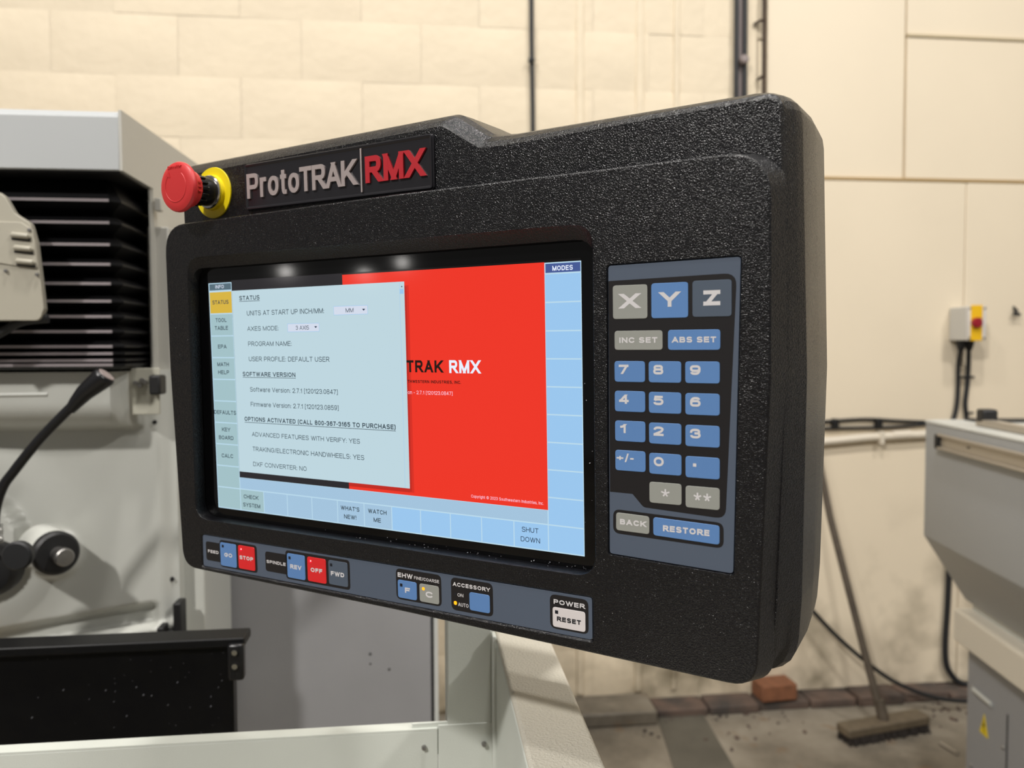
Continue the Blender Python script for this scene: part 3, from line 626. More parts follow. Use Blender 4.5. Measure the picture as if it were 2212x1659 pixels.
key((418.8, 154.4, 441.6, 175.4), 'key_slate', 'Z', lpos=(425.3, 435.1, 160.9, 8.7))
key((370.1, 135.3, 400.7, 147.0), 'key_grey', 'INC SET', lpos=(373.3, 397.5, 139.6, 3.4), bold=.25)
key((404.0, 135.2, 435.1, 147.1), 'key_blue', 'ABS SET', lpos=(406.5, 432.7, 139.6, 3.4), bold=.25)
num = [['7', '8', '9'], ['4', '5', '6'], ['1', '2', '3'], ['+/-', '0', '.']]
tops = [128.5, 110.2, 91.8, 73.5]
for r_, rowk in enumerate(num):
    for c_, ch in enumerate(rowk):
        x0, x1 = [(369.9, 389.6), (391.9, 412.0), (414.4, 434.8)][c_]
        t = tops[r_] - 0.18 * (c_ + 0.2) * r_
        lp = {'+/-': (370.9, 382.0, t - 7.2, 5.2), '.': (419.0, 421.0, t - 6.1, 2.1), '1': (x0 + 3.5, x0 + 7.3, t - 7.6, 5.6)}.get(ch, (x0 + 2.9, x0 + 9.2, t - 7.9, 5.7))
        key((x0, t - 12.8, x1, t), 'key_blue', ch, lpos=lp, bold=.95 if ch == '.' else (.19 if ch == '+/-' else .245))
key((391.9, 42.2, 412.0, 55.1), 'key_grey', '*', lpos=(399.4, 404.6, 46.1, 5.2), bold=.19); key((414.4, 41.4, 434.8, 54.5), 'key_grey', '**', lpos=(419.4, 429.7, 45.6, 5.2), bold=.19)
key([(370.0, 22.7), (391.7, 22.3), (391.8, 33.4), (370.1, 34.0)], 'key_grey', 'BACK', lpos=(372.7, 389.6, 26.7, 3.5))
key([(394.2, 22.1), (434.7, 20.8), (434.7, 32.3), (394.2, 33.4)], 'key_blue', 'RESTORE', lpos=(400.4, 428.8, 25.4, 3.7))

# lower strip
st2 = prism('lower_overlay', rounded([(-11.4, -50.4), (353.0, -51.2), (353.0, -23.5), (-10.6, -23.1)], 2.2), 5, 9.0, 'slate', panel, 0.15)
for a in ((-7.1, -44.6, 14, -28.2, 2.6), (10.0, -48.2, 54.0, -25.0, 3.2), (63.4, -44.8, 92, -28.4, 2.6), (86.0, -48.0, 152.6, -24.7, 3.2), (196.5, -47.7, 236.6, -24.7, 4), (244.9, -48.2, 279.2, -24.7, 4.2), (322.8, -48.1, 350.4, -25.2, 4.2)):
    prism('black_border', rect(a[0], a[1], a[2], a[3], a[4]), 9.0, 9.05, 'ink', st2)
def lt(s, x0, x1, y, c, b=.24): text(s, x0, x1, y, c, 9.1, 'legend', st2, b, 'lettering')
lt('FEED', -4.7, 8.3, -37.8, 2.6); lt('SPINDLE', 64.8, 85.9, -37.9, 2.6); lt('EHW', 198.1, 211.6, -31.0, 3.4); lt('FINE/COARSE', 212.9, 234.8, -30.8, 2.3, .17)
lt('ACCESSORY', 246.5, 277.0, -30.8, 2.8); lt('ON', 250.2, 255.1, -37.9, 2.4, .16); lt('AUTO', 250.6, 259.2, -44.8, 2.6, .16); lt('POWER', 325.6, 347.9, -31.4, 3.1)
key((10.8, -47.0, 30.2, -26.9), 'key_blue', 'GO', lpos=(15.8, 25.3, -38.7, 3.4), led=(14.3, -30.0, 'led_off'))
key((32.4, -46.7, 51.7, -26.8), 'key_red', 'STOP', lpos=(34.1, 49.8, -38.5, 3.2), led=(35.8, -30.1, 'led_red'))
key((87.8, -46.7, 107.1, -26.8), 'key_blue', 'REV', lpos=(91.3, 103.2, -38.9, 3.5), led=(90.8, -30.4, 'led_off'))
key((109.5, -46.5, 128.9, -26.9), 'key_red', 'OFF', lpos=(113.1, 125.0, -38.6, 3.4), led=(112.9, -30.2, 'led_red'))
key((131.4, -46.0, 150.7, -26.8), 'key_slate', 'FWD', lpos=(133.9, 147.2, -38.7, 3.5), led=(134.4, -30.4, 'led_off'))
key((198.1, -46.4, 215.2, -33.0), 'key_blue', 'F', lpos=(204.7, 209.3, -41.9, 4.0), led=(201.4, -36.7, 'led_off'))
key((217.6, -46.4, 234.7, -33.1), 'key_grey', 'C', lpos=(223.1, 229.2, -42.4, 4.4), led=(221.2, -36.6, 'led_amber'))
key((260.2, -46.1, 276.8, -33.2), 'key_blue')
key((324.8, -46.8, 348.3, -33.5), 'key_white', 'RESET', 'legend_dark', (328.0, 345.2, -42.5, 3.1), led=(327.8, -36.6, 'led_off'))
prism('indicator_light', rect(247.0, -44.3, 249.6, -41.6, 1.2), 9.05, 9.12, 'led_amber', st2)
prism('indicator_light', rect(247.4, -37.4, 249.2, -35.6, .3), 9.05, 9.08, 'led_off', st2)
for x, y in ((36.3, -29.9), (113.4, -30.0)): prism('light_core', rect(x - .45, y - .45, x + .45, y + .45, .4), 9.53, 9.58, 'led_core', bpy.data.objects['lower_overlay'])

# nameplate
npl = prism('nameplate', rounded([(43.6, 249.4), (229.6, 248.6), (229.8, 287.6), (43.4, 286.8)], 3), -7, -4.4, 'plate_black', panel, 0.8)
bm = bmesh.new()
o_ = rounded([(43.6, 249.4), (229.6, 248.6), (229.8, 287.6), (43.4, 286.8)], 3); i_ = shrink(o_, 3.0)
loft(bm, [R3(shrink(o_, .6), -4.6), R3(shrink(o_, .9), -3.4), R3(shrink(o_, 1.8), -3.4), R3(i_, -4.35)], False, False)
link('raised_rim', bm, 'plate_black', npl, smooth=50)
text('Proto', 46.9, 104.0, 258.7, 19.6, -4.4, 'plate_silver', npl, .17, 'raised_lettering', depth=1.5, gap=.10)
text('TRAK', 104.5, 160.6, 258.6, 18.9, -4.4, 'plate_silver', npl, .18, 'raised_lettering', depth=1.5, gap=.015)
text('RMX', 169.6, 222.4, 258.6, 19.4, -4.4, 'plate_red', npl, .21, 'raised_lettering', depth=1.5, gap=.10)
prism('divider_bar', rect(164.9, 252.6, 166.2, 284.6, .4), -4.4, -3.2, 'plate_silver', npl)

# emergency stop button on the step beside the nameplate
ec = (4.0 * mm, 268.0 * mm, 0)
def el(name, prof, m, parent, seg=48, smooth=35): return lathe(name, [(r * mm, h * mm) for r, h in prof], m, parent, ec, 'Z', seg, smooth)
es = el('emergency_stop_button', [(0.5, 17.0), (14.6, 17.0), (15.0, 18), (15.6, 23.6), (19.0, 25.0), (20.0, 26.6), (20.0, 28.4), (19.2, 30.0), (17.2, 31.0), (14.0, 31.4), (0.5, 31.6)], 'estop_red', panel)
el('yellow_disc', [(0.5, -7.0), (21.0, -7.0), (21.3, -6.5), (21.0, -5.6), (15, -5.2), (0.5, -5.2)], 'yellow', es)
el('yellow_base', [(14.8, -5.2), (14.4, -2.4), (0.5, -2.2)], 'yellow', es)
el('chrome_ring', [(12.0, -3.0), (13.6, -2.6), (13.9, -1.0), (13.2, 0.2), (11, 0.6)], 'chrome', es)
el('black_collar', [(11.8, -1), (11.9, 6), (11.2, 9), (11.0, 12), (10.5, 17.5)], 'black_smooth', es)
bm = bmesh.new()
for k in range(14):
    a = 2 * math.pi * k / 14
    Mx = Matrix.Translation(ec) @ Matrix.Rotation(a, 4, 'Z')
    b0 = len(bm.verts); add_box(bm, 11.0 * mm, 13.0 * mm, -1.4 * mm, 1.4 * mm, 8.5 * mm, 15 * mm); bm.verts.ensure_lookup_table()
    bmesh.ops.transform(bm, matrix=Mx, verts=bm.verts[b0:])
link('collar_ribs', bm, 'black_smooth', es, bev=0.0004)
# raised horseshoe arrow and small maker's lettering on the cap
bm = bmesh.new(); pts = []
for k in range(33):
    a = math.radians(128 + 284 * k / 32); pts.append((ec[0] + 12.2 * mm * math.cos(a), ec[1] + 12.2 * mm * math.sin(a), 31.3 * mm))
tube_bm(bm, pts, 0.55 * mm, 8)
link('turn_arrow', bm, 'estop_red', es, smooth=60)
prism('arrow_tip', [(-6.4, 277.0), (-3.0, 280.2), (-1.6, 275.4)], 31.2, 31.8, 'estop_red', es, smooth=0)
text('Schneider', -4.5, 11.8, 282.2, 2.5, 31.0, 'estop_red', es, .14, 'raised_lettering', depth=0.6)
for dx in (-3.4, 0.0, 3.4):
    bm = bmesh.new(); add_box(bm, ec[0] + 15.2 * mm, ec[0] + 16.3 * mm, ec[1] + (dx - .5) * mm, ec[1] + (dx + .5) * mm, 18.5 * mm, 22.5 * mm); link('side_notch', bm, 'estop_red', es)

# bits of swarf lying on the lower screen lip and glass
bm = bmesh.new(); rr = random.Random(3)
for k in range(46):
    u = rr.uniform(120, 352); v = -8.0 + abs(rr.gauss(0, 1.2)); w = rr.uniform(0.3, 5.5)
    if k % 4 == 0: u = rr.choice((rr.uniform(345, 354), u)); v = rr.uniform(-7, 120) if u > 344 else v; w = 0.1
    s_ = rr.uniform(0.15, 0.42); b0 = len(bm.verts)
    add_box(bm, -s_ * mm, s_ * mm, -s_ * .5 * mm, s_ * .5 * mm, -s_ * .4 * mm, s_ * .4 * mm); bm.verts.ensure_lookup_table()
    bmesh.ops.transform(bm, matrix=Matrix.Translation((u * mm, v * mm, w * mm)) @ Matrix.Rotation(rr.uniform(0, 3), 4, 'X') @ Matrix.Rotation(rr.uniform(0, 3), 4, 'Z'), verts=bm.verts[b0:])
o = link('swarf_chips', bm, 'dust'); o.matrix_world = panel.matrix_world
tag(o, 'bright metal chips caught along the lower lip of the screen', 'metal chips', kind='stuff')

# ------------------------------------------------------------------ splash guard / chip tray in front
sg = empty('splash_guard', (0.03, 0.79, 0))
tag(sg, 'cream sheet metal splash guard with tall post and textured rim, under the control panel', 'splash guard')
def at(parent, o):
    # keep world coordinates for a part whose parent is moved
    o.matrix_parent_inverse = Matrix.Translation(-Vector(parent.location)); return o
def sbox(nm, *a, **k): return at(sg, box(nm, *a, **k))
sbox('back_sheet', -0.75, 0.0105, 0.790, 0.7925, 0.55, 1.0665, 'cream_sheet', sg, bev=0.0008)
sbox('back_sheet_lip', -0.75, 0.0105, 0.790, 0.806, 1.0665, 1.0685, 'cream_sheet', sg)
sbox('corner_tab', -0.015, 0.021, 0.793, 0.796, 1.04, 1.0735, 'cream_sheet', sg, bev=0.0006)
sbox('corner_sheet', 0.0115, 0.0665, 0.7915, 0.794, 0.55, 1.071, 'cream_sheet', sg, bev=0.0006)
sbox('post', 0.0205, 0.0665, 0.792, 0.87, 0.55, 1.40, 'cream_sheet', sg, bev=0.002)
sbox('side_wall', 0.069, 0.122, 0.25, 0.86, 0.5, 1.160, 'cream_sheet', sg, bev=0.003, seg=3)
sbox('top_rim', 0.0695, 0.1215, 0.25, 0.86, 1.158, 1.165, 'cream_rim', sg, bev=0.003, seg=3)
sbox('seam_strip', 0.0655, 0.0695, 0.776, 0.792, 0.55, 1.165, 'cream_sheet', sg, bev=0.001)
for x, z in ((-0.003, 1.05), (0.0575, 1.05), (-0.36, 0.99)):
    at(sg, lathe('screw', [(0.0004, 0.0035), (0.0022, 0.003), (0.0026, 0.0)], 'steel', sg, (x, 0.79, z), '-Y', 16))

# ------------------------------------------------------------------ arm joining panel to post (a thing of its own)
arm = tube('pendant_arm', curve_pts([(0.044, 0.83, 1.402), (0.044, 0.83, 1.44), (0.07, 0.80, 1.455), (0.10, 0.77, 1.455)], 5), 0.018, 'black_smooth', None, 16)
tag(arm, 'black support arm between the post and the back of the control panel', 'support arm')

# ------------------------------------------------------------------ milling machine on the left
mill = empty('milling_machine', (-0.6, 1.4, 0))
tag(mill, 'light grey milling machine with black folded bellows and a black lever at the left', 'milling machine')
def mp(o): return at(mill, o)
# top cover with chamfered front edge
bm = bmesh.new()
prof = [(1.157, 1.697), (1.157, 1.770), (1.166, 1.779), (1.70, 1.795), (1.70, 1.697)]
loft(bm, [[(-1.0, y, z) for y, z in prof], [(-0.412, y, z) for y, z in prof]])
mp(link('top_cover', bm, 'mill_grey', mill, bev=0.0015))
mp(box('cover_side_sheet', -0.4135, -0.4105, 1.275, 1.48, 1.30, 1.712, 'mill_side', mill))
bm = bmesh.new()
mp(box('underside_shade_sheet', -1.0, -0.414, 1.162, 1.40, 1.6945, 1.6965, 'black', mill))  # black sheet added for the shade in the cover's open underside
bm = bmesh.new()
v = [(-0.4095, 1.157, 1.697), (-0.4095, 1.157, 1.779), (-0.4095, 1.70, 1.796), (-0.4095, 1.70, 1.35), (-0.4095, 1.28, 1.35), (-0.4095, 1.28, 1.697)]
loft(bm, [[(x - 0.003, y, z) for x, y, z in v], [(x + 0.001, y, z) for x, y, z in v]]); mp(link('side_cheek', bm, 'mill_side', mill))
# bellows folds
ridge_z = [1.660, 1.629, 1.5985, 1.571, 1.544, 1.5195, 1.498, 1.477, 1.456, 1.446, 1.4365, 1.430]
edges_z = [1.693] + [(a + b) / 2 for a, b in zip(ridge_z, ridge_z[1:])] + [1.4235]
def rring(x1, y0, z, c=0.012): return [(-1.0, y0, z), (x1 - c, y0, z), (x1, y0 + c, z), (x1, 1.36, z), (-1.0, 1.36, z)]
for k, rz in enumerate(ridge_z):
    z1, z0 = edges_z[k], edges_z[k + 1]; dep = min(0.030, (z1 - z0) * 0.95)
    bm = bmesh.new()
    loft(bm, [rring(-0.427 - dep * .6, 1.178 + dep, z0, .006), rring(-0.423, 1.178, rz - .0012), rring(-0.423, 1.178, rz + .0012), rring(-0.427 - dep * .6, 1.178 + dep, z1, .006)])
    f = mp(link('bellows_fold', bm, 'bellows', mill, smooth=0))
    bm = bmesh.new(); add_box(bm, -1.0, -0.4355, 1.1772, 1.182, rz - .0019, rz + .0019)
    link('fold_highlight', bm, 'bellows_highlight', f)  # strip added on each ridge to carry the painted highlight
mp(box('latch_block', -0.4055, -0.396, 1.275, 1.29, 1.663, 1.682, 'mill_side', mill, bev=0.001))
# column behind the bellows
mp(box('column', -0.9, -0.425, 1.36, 1.50, 0.3, 1.70, 'mill_side', mill, bev=0.004))
mp(box('column_flange', -0.420, -0.389, 1.285, 1.36, 0.78, 1.64, 'mill_side', mill, bev=0.002))
mp(box('column_flange', -0.386, -0.352, 1.31, 1.48, 0.78, 1.645, 'casting', mill, bev=0.003))
# casting below: a smooth grid surface with the shoulder, boss and lower ledge
def ss(a, b, x):
    t = max(0, min(1, (x - a) / (b - a))); return t * t * (3 - 2 * t)
bm = bmesh.new(); NX, NZ = 64, 130; g = {}
for j in range(NZ + 1):
    for i in range(NX + 1):
        s_ = -140 + 505 * i / NX; t_ = 805 + 600 * j / NZ
        x = -0.6205 + s_ * 0.000650; z = 1.4175 - (t_ - 808) * 0.000694
        d = 0.0
        h = (t_ - 868) / 62.0
        if h < 1: d += 0.062 * (1 if h < 0 else math.sqrt(1 - h * h)) * (1 - ss(262, 300, s_))
        dd = math.hypot(s_ + 62, t_ - 1165); d += 0.028 * (1 - ss(98, 112, dd)) + 0.010 * (1 - ss(150, 240, dd)) * ss(890, 960, t_)
        d2 = math.hypot(s_ - 98, (t_ - 1200)); d += 0.02 * (1 - ss(40, 62, d2))
        line = 1372 - s_ * 0.13
        d += -0.016 * ss(line - 16, line + 4, t_) * (1 - ss(306, 326, s_)) * (1 - ss(line + 30, line + 46, t_)) + 0.010 * ss(line + 30, line + 46, t_)
        d -= 0.018 * ss(325, 362, s_)
        g[i, j] = bm.verts.new((x, 1.265 - d, z))
for j in range(NZ):
    for i in range(NX): bm.faces.new((g[i, j], g[i + 1, j], g[i + 1, j + 1], g[i, j + 1]))
# skirt back to the column
border = [g[i, 0] for i in range(NX + 1)] + [g[NX, j] for j in range(1, NZ + 1)] + [g[i, NZ] for i in range(NX - 1, -1, -1)] + [g[0, j] for j in range(NZ - 1, 0, -1)]
bk = [bm.verts.new((v.co.x, 1.37, v.co.z)) for v in border]
for i in range(len(border)):
    j = (i + 1) % len(border); bm.faces.new((border[i], border[j], bk[j], bk[i]))
bm.faces.new(bk)
mp(link('head_casting', bm, 'casting', mill, smooth=50))
mp(tube('shoulder_rib', [(-0.66, 1.2045, 1.387), (-0.535, 1.2045, 1.388)], 0.0035, 'casting', mill, 10))
# drive boss and pinion shaft
kx, kz = -0.498, 1.184
kd = Vector((0.66, -0.75, 0)); kp = Vector((-0.536, 1.205, 1.161))
def knob(nm, prof, m):
    o = lathe(nm, prof, m, mill, (0, 0, 0), 'Z', 36)
    Q = Matrix.Translation(kp) @ kd.to_track_quat('Z', 'Y').to_matrix().to_4x4()
    for v in o.data.vertices: v.co = Q @ v.co
    return mp(o)
knob('shaft_boss', [(0.034, -0.04), (0.031, 0.0), (0.029, 0.006), (0.010, 0.007)], 'casting')
knob('shaft_collar', [(0.029, 0.006), (0.031, 0.008), (0.031, 0.020), (0.0275, 0.024), (0.010, 0.0245)], 'black')
knob('shaft_stub', [(0.0105, 0.02), (0.0105, 0.040), (0.0125, 0.041), (0.0125, 0.052), (0.011, 0.054), (0.001, 0.0545)], 'steel')
# lever hub, lever and grip
mp(lathe('lever_hub', [(0.036, 0), (0.036, 0.02), (0.030, 0.030), (0.02, 0.032)], 'black', mill, (-0.578, 1.14, 1.158), '-Y', 36))
mp(lathe('hub_disc', [(0.018, 0), (0.019, 0.010), (0.0165, 0.0125), (0.001, 0.0128)], 'cable', mill, (-0.5235, 1.09, 1.186), '-Y', 30))
mp(tube('spring', [(-0.556 + 0.004 * math.cos(k * 1.2), 1.105 + 0.004 * math.sin(k * 1.2), 1.222 - k * 0.00055) for k in range(46)], 0.0009, 'steel', mill, 6))
lev = curve_pts([(-0.562, 1.10, 1.19), (-0.558, 1.10, 1.24), (-0.548, 1.10, 1.272), (-0.5335, 1.10, 1.293), (-0.50, 1.10, 1.335), (-0.455, 1.10, 1.382)], 6)
rod = mp(tube('lever_rod', lev, 0.0064, 'black_smooth', mill, 16))
(tube('lever_grip', [(-0.462, 1.10, 1.372), (-0.4535, 1.10, 1.383), (-0.443, 1.10, 1.395), (-0.420, 1.10, 1.414), (-0.417, 1.10, 1.4165), (-0.4155, 1.10, 1.418)], [0.0065, 0.009, 0.0112, 0.0142, 0.0142, 0.0122], 'black_smooth', rod, 20))
gc = lathe('grip_cap', [(0.0112, 0), (0.0108, 0.001), (0.0002, 0.0012)], 'cable_mid', rod, (0, 0, 0), 'Z', 20); gc.matrix_parent_inverse = Matrix.Translation((-0.4153, 1.10, 1.4182)) @ Matrix.Rotation(math.radians(42), 4, 'Y')
# clear stop plate, limit switch, hinge and screws at the edge of the head
mp(box('stop_plate', -0.432, -0.392, 1.236, 1.240, 1.355, 1.424, 'lens', mill, bev=0.001))
for dx, dz in ((-0.425, 1.402), (-0.419, 1.398), (-0.411, 1.403), (-0.416, 1.406)):
    mp(lathe('stop_screw', [(0.0035, 0), (0.0035, 0.004), (0.0008, 0.0045)], 'steel', mill, (dx, 1.236, dz), '-Y', 12))
mp(box('limit_switch', -0.4005, -0.384, 1.215, 1.245, 1.385, 1.414, 'black', mill, bev=0.003))
mp(lathe('screw', [(0.0035, 0), (0.003, 0.002), (0.0005, 0.0022)], 'black', mill, (-0.408, 1.262, 1.341), '-Y', 14))
mp(lathe('screw', [(0.004, 0), (0.003, 0.002), (0.0005, 0.0022)], 'black', mill, (-0.393, 1.278, 1.094), '-Y', 14))
mp(tube('brass_fitting', [(-0.374, 1.30, 1.225), (-0.374, 1.30, 1.212)], 0.004, 'brass', mill, 10))
mp(tube('brass_fitting', [(-0.371, 1.30, 1.205), (-0.371, 1.30, 1.198)], 0.003, 'brass', mill, 10))
bm = bmesh.new(); add_box(bm, -0.386, -0.374, 1.255, 1.285, 0.99, 1.062); add_box(bm, -0.404, -0.386, 1.24, 1.27, 0.99, 1.020); add_box(bm, -0.404, -0.394, 1.235, 1.262, 1.018, 1.032)
mp(link('slide_bracket', bm, 'black', mill, bev=0.002))
# louvred motor cover
mc = [(-0.60, 1.486), (-0.446, 1.486), (-0.441, 1.500), (-0.443, 1.527), (-0.4475, 1.577), (-0.453, 1.600), (-0.470, 1.611), (-0.480, 1.630), (-0.488, 1.636), (-0.60, 1.640)]
mcr = rounded(mc, [0.001, 0.008, .003, .01, .01, .01, .012, .006, .005, .001], 4)
bm = bmesh.new(); loft(bm, [[(x - .005, 1.0, z) for x, z in mcr], [(x * 1.035 - .001, 1.035, 1.45 + (z - 1.45) * 1.035 - .001) for x, z in mcr]])
mcov = mp(link('motor_cover', bm, 'motor_paint', mill, bev=0.004, seg=3, ang=50))
pl = rounded([(-0.60, 1.553), (-0.493, 1.553), (-0.4505, 1.546), (-0.455, 1.592), (-0.468, 1.601), (-0.60, 1.604)], .004, 4)
bm = bmesh.new(); loft(bm, [[(x, 0.9985, z) for x, z in pl], [(x, 1.001, z) for x, z in pl]])
(link('louvre_plate', bm, 'motor_paint', mcov, bev=0.0006))
for k, (zc, x0) in enumerate(((1.5825, -0.4795), (1.5675, -0.477), (1.5520, -0.475))):
    bm = bmesh.new(); tube_bm(bm, [(x0, 0.9985, zc + .0035), (x0 + .003, .9965, zc + .0034), (x0 + .02, .9960, zc + .0018), (x0 + .022, .9985, zc + .0014)], [0.001, 0.0035, 0.0035, .001], 10)
    (link('louvre', bm, 'motor_paint', mcov, smooth=60))
    bm = bmesh.new(); add_box(bm, 0, .021, -.0007, .0003, -.0014, .0012); bmesh.ops.transform(bm, matrix=Matrix.Translation((x0 + .001, .9982, zc - .0005)) @ Matrix.Rotation(math.radians(6), 4, 'Y'), verts=bm.verts)
    (link('louvre_slot', bm, 'black', mcov))
for x, z in ((-0.4585, 1.592), (-0.486, 1.544), (-0.4515, 1.540), (-0.496, 1.601)): (lathe('screw', [(0.0023, 0), (0.002, 0.0018), (0.0003, 0.002)], 'steel', mcov, (x, 0.9985, z), '-Y', 12))
# the cover sits a little deeper, just in front of the bellows
for o in [mcov] + [c for c in bpy.data.objects if c.parent == mcov]:
    for v in o.data.vertices: v.co = Vector((v.co.x * 1.12, v.co.y * 1.12, 1.45 + (v.co.z - 1.45) * 1.12))
mp(tube('braided_hose', curve_pts([(-0.585, 1.14, 1.462), (-0.560, 1.14, 1.477), (-0.535, 1.14, 1.490), (-0.505, 1.145, 1.494)], 5), 0.0062, 'cable', mill, 12))
# black way cover in front, with its end bracket
mp(box('way_cover', -0.85, -0.2375, 1.0, 1.02, 0.90, 1.088, 'black_rubber', mill, bev=0.002))
mp(box('way_cover_top', -0.85, -0.2215, 0.992, 1.03, 1.086, 1.0975, 'bellows', mill, bev=0.002))
eb = mp(box('end_bracket', -0.2405, -0.2215, 0.985, 1.0, 1.047, 1.092, 'black_smooth', mill, bev=0.003))
for z in (1.083, 1.066): (lathe('bolt', [(0.0034, 0), (0.0034, 0.003), (0.0005, 0.0034)], 'chrome', eb, (-0.2315, 0.985, z), '-Y', 14))
bm = bmesh.new(); rr = random.Random(5)
for k in range(50):
    x, z = rr.uniform(-0.5, -0.245), rr.uniform(0.95, 1.085); x = x if rr.random() < .5 else rr.uniform(-.38, -.245); s_ = rr.uniform(.0002, .0008)
    add_box(bm, x, x + s_ * 1.4, 0.9995 - 0.003 * (z > 1.0 and z < 1.044), 1.0003, z, z + s_)
o = mp(link('dust_specks', bm, 'dull_dust', mill)); o['kind'] = 'stuff'

# ------------------------------------------------------------------ grey sheet cabinet behind the panel
cab = empty('grey_cabinet', (-0.2, 1.6, 0)); tag(cab, 'flat mid grey sheet metal cabinet behind the post and below the control panel', 'cabinet')
at(cab, box('body', -0.4195, 0.004, 1.51, 1.75, 0.0, 1.34, 'cab_grey', cab, bev=0.003))
at(cab, box('door', -0.411, 0.010, 1.50, 1.512, 0.05, 1.33, 'cab_grey', cab, bev=0.003))
at(cab, box('door_edge', 0.0100, 0.0145, 1.499, 1.512, 0.05, 1.33, 'cable', cab))
at(cab, box('side_strip', 0.0145, 0.0225, 1.50, 1.53, 0.05, 1.33, 'encl_lid', cab))
at(cab, box('left_gasket', -0.4195, -0.412, 1.501, 1.512, 0.05, 1.33, 'cable', cab))
for x, z, r in ((-0.105, .876, .0028), (-0.105, .857, .002), (-0.07, .845, .0025)):
    at(cab, lathe('dimple', [(r, 0), (r * .8, .0005), (.0002, .0006)], 'cable', cab, (x, 1.50, z), '-Y', 12))

# ------------------------------------------------------------------ machine enclosure at the right
E_ = empty('machine_enclosure', (1.474, 2.2, 0), -math.radians(10.8))
tag(E_, 'blue grey machine enclosure with aluminium handle rails on a cream base at the right edge', 'machine')
def ext(nm, prof, y0, y1, m, bev=0.003, parent=E_):
    bm = bmesh.new(); loft(bm, [[(x, y0, z) for x, z in prof], [(x, y1, z) for x, z in prof]]); return link(nm, bm, m, parent, bev=bev)
ext('upper_body', [(0, 0.893), (0, 1.230), (0.9, 1.230), (0.9, 0.70), (0.124, 0.70)], -1.3, 0, 'encl_grey', 0.004)
ext('lid', [(-0.002, 1.229), (0.0, 1.236), (0.03, 1.238), (0.9, 1.238), (0.9, 1.229)], -1.3, 0.002, 'encl_lid', 0.002)
ext('neck', [(0.135, 0.66), (0.135, 0.705), (0.9, 0.705), (0.9, 0.66)], -1.3, -0.02, 'encl_lid')
ext('cream_rim', [(0.092, 0.580), (0.092, 0.668), (0.10, 0.676), (0.9, 0.676), (0.9, 0.580)], -1.3, 0.0, 'encl_cream', 0.004)
ext('lower_cabinet', [(0.13, 0.02), (0.13, 0.582), (0.9, 0.582), (0.9, 0.02)], -1.3, -0.01, 'encl_cab', 0.004)
ext('plinth', [(0.16, 0.0), (0.16, 0.03), (0.88, 0.03), (0.88, 0.0)], -1.28, -0.03, 'black', 0.0)
box('door_seam', 0.1285, 0.1305, -0.235, -0.230, 0.05, 0.46, 'cable', E_)
# side handle rail
hr = box('handle_rail', -0.008, 0.0, -1.25, -0.115, 1.168, 1.206, 'alu', E_, bev=0.002)
box('rail_flange', -0.018, -0.006, -1.25, -0.115, 1.200, 1.208, 'alu', hr, bev=0.002)
box('rail_flange', -0.018, -0.006, -1.25, -0.115, 1.164, 1.171, 'alu', hr, bev=0.002)
box('rail_end_cap', -0.018, -0.001, -0.118, -0.096, 1.163, 1.206, 'black', hr, bev=0.005)
lathe('rail_screw', [(0.005, 0), (0.004, 0.003), (.0005, .0032)], 'black', hr, (-0.0085, -0.28, 1.187), 'Z', 12)
tr = box('top_rail', 0.045, 0.075, -1.25, -0.20, 1.238, 1.258, 'alu', E_, bev=0.003)
box('top_rail_knob', 0.045, 0.085, -0.24, -0.20, 1.245, 1.285, 'black', tr, bev=0.006)
box('lid_seal', 0.10, 0.9, -0.10, -0.02, 1.238, 1.244, 'cable', E_)
tube('drawer_pull', [(0.126, -0.055, 0.452), (0.126, -0.155, 0.452)], 0.0065, 'encl_lid', E_, 12)
bm = bmesh.new(); loft(bm, [[(0.1285, y, z) for y, z in ((-0.09, 0.345), (-0.135, 0.345), (-0.112, 0.405))], [(0.1305, y, z) for y, z in ((-0.09, 0.345), (-0.135, 0.345), (-0.112, 0.405))]])
stk = link('warning_triangle', bm, 'sticker', E_)
bm = bmesh.new(); loft(bm, [[(0.1278, y, z) for y, z in ((-0.110, 0.392), (-0.119, 0.371), (-0.112, 0.372), (-0.115, 0.353), (-0.106, 0.376), (-0.113, 0.375))], [(0.1286, y, z) for y, z in ((-0.110, 0.392), (-0.119, 0.371), (-0.112, 0.372), (-0.115, 0.353), (-0.106, 0.376), (-0.113, 0.375))]])
link('lightning_mark', bm, 'black', stk)
for y, z in ((-0.045, 0.455), (-0.045, 0.22), (-0.215, 0.36), (-0.24, 0.05)):
    bm = bmesh.new(); bmesh.ops.create_uvsphere(bm, u_segments=10, v_segments=6, radius=0.006); bmesh.ops.translate(bm, verts=bm.verts, vec=(0.1295, y, z)); link('screw', bm, 'steel', E_, smooth=50)

# ------------------------------------------------------------------ things on the wall
def wx(x, z): return x * 0.9394, 1.45 + (z - 1.45) * 0.9394
c1 = empty('wall_cable', (0.426, WY, 1.5)); tag(c1, 'single thin black cable running up the wall, left of the double conduit', 'cable')
def clip(parent, x, z, m='cable', s=1.0):
    return at(parent, lathe('clip', [(0.012 * s, 0), (0.012 * s, .018), (.006 * s, .022), (.0004, .023)], m, parent, (x, WY - 0.012, z), '-Y', 16))
at(c1, tube('cable', curve_pts([(0.428, WY - .012, 0.07), (0.428, WY - .012, 1.9), (0.427, WY - .012, 2.3), (0.4245, WY - .012, 2.545), (0.4225, WY - .012, 2.8), (0.424, WY - .012, 3.3)], 4), 0.0085, 'cable', c1))
clip(c1, 0.421, 2.557)
c2 = empty('double_conduit', (1.25, WY, 1.5)); tag(c2, 'pair of black conduits side by side running up the wall, with one round clip', 'conduit')
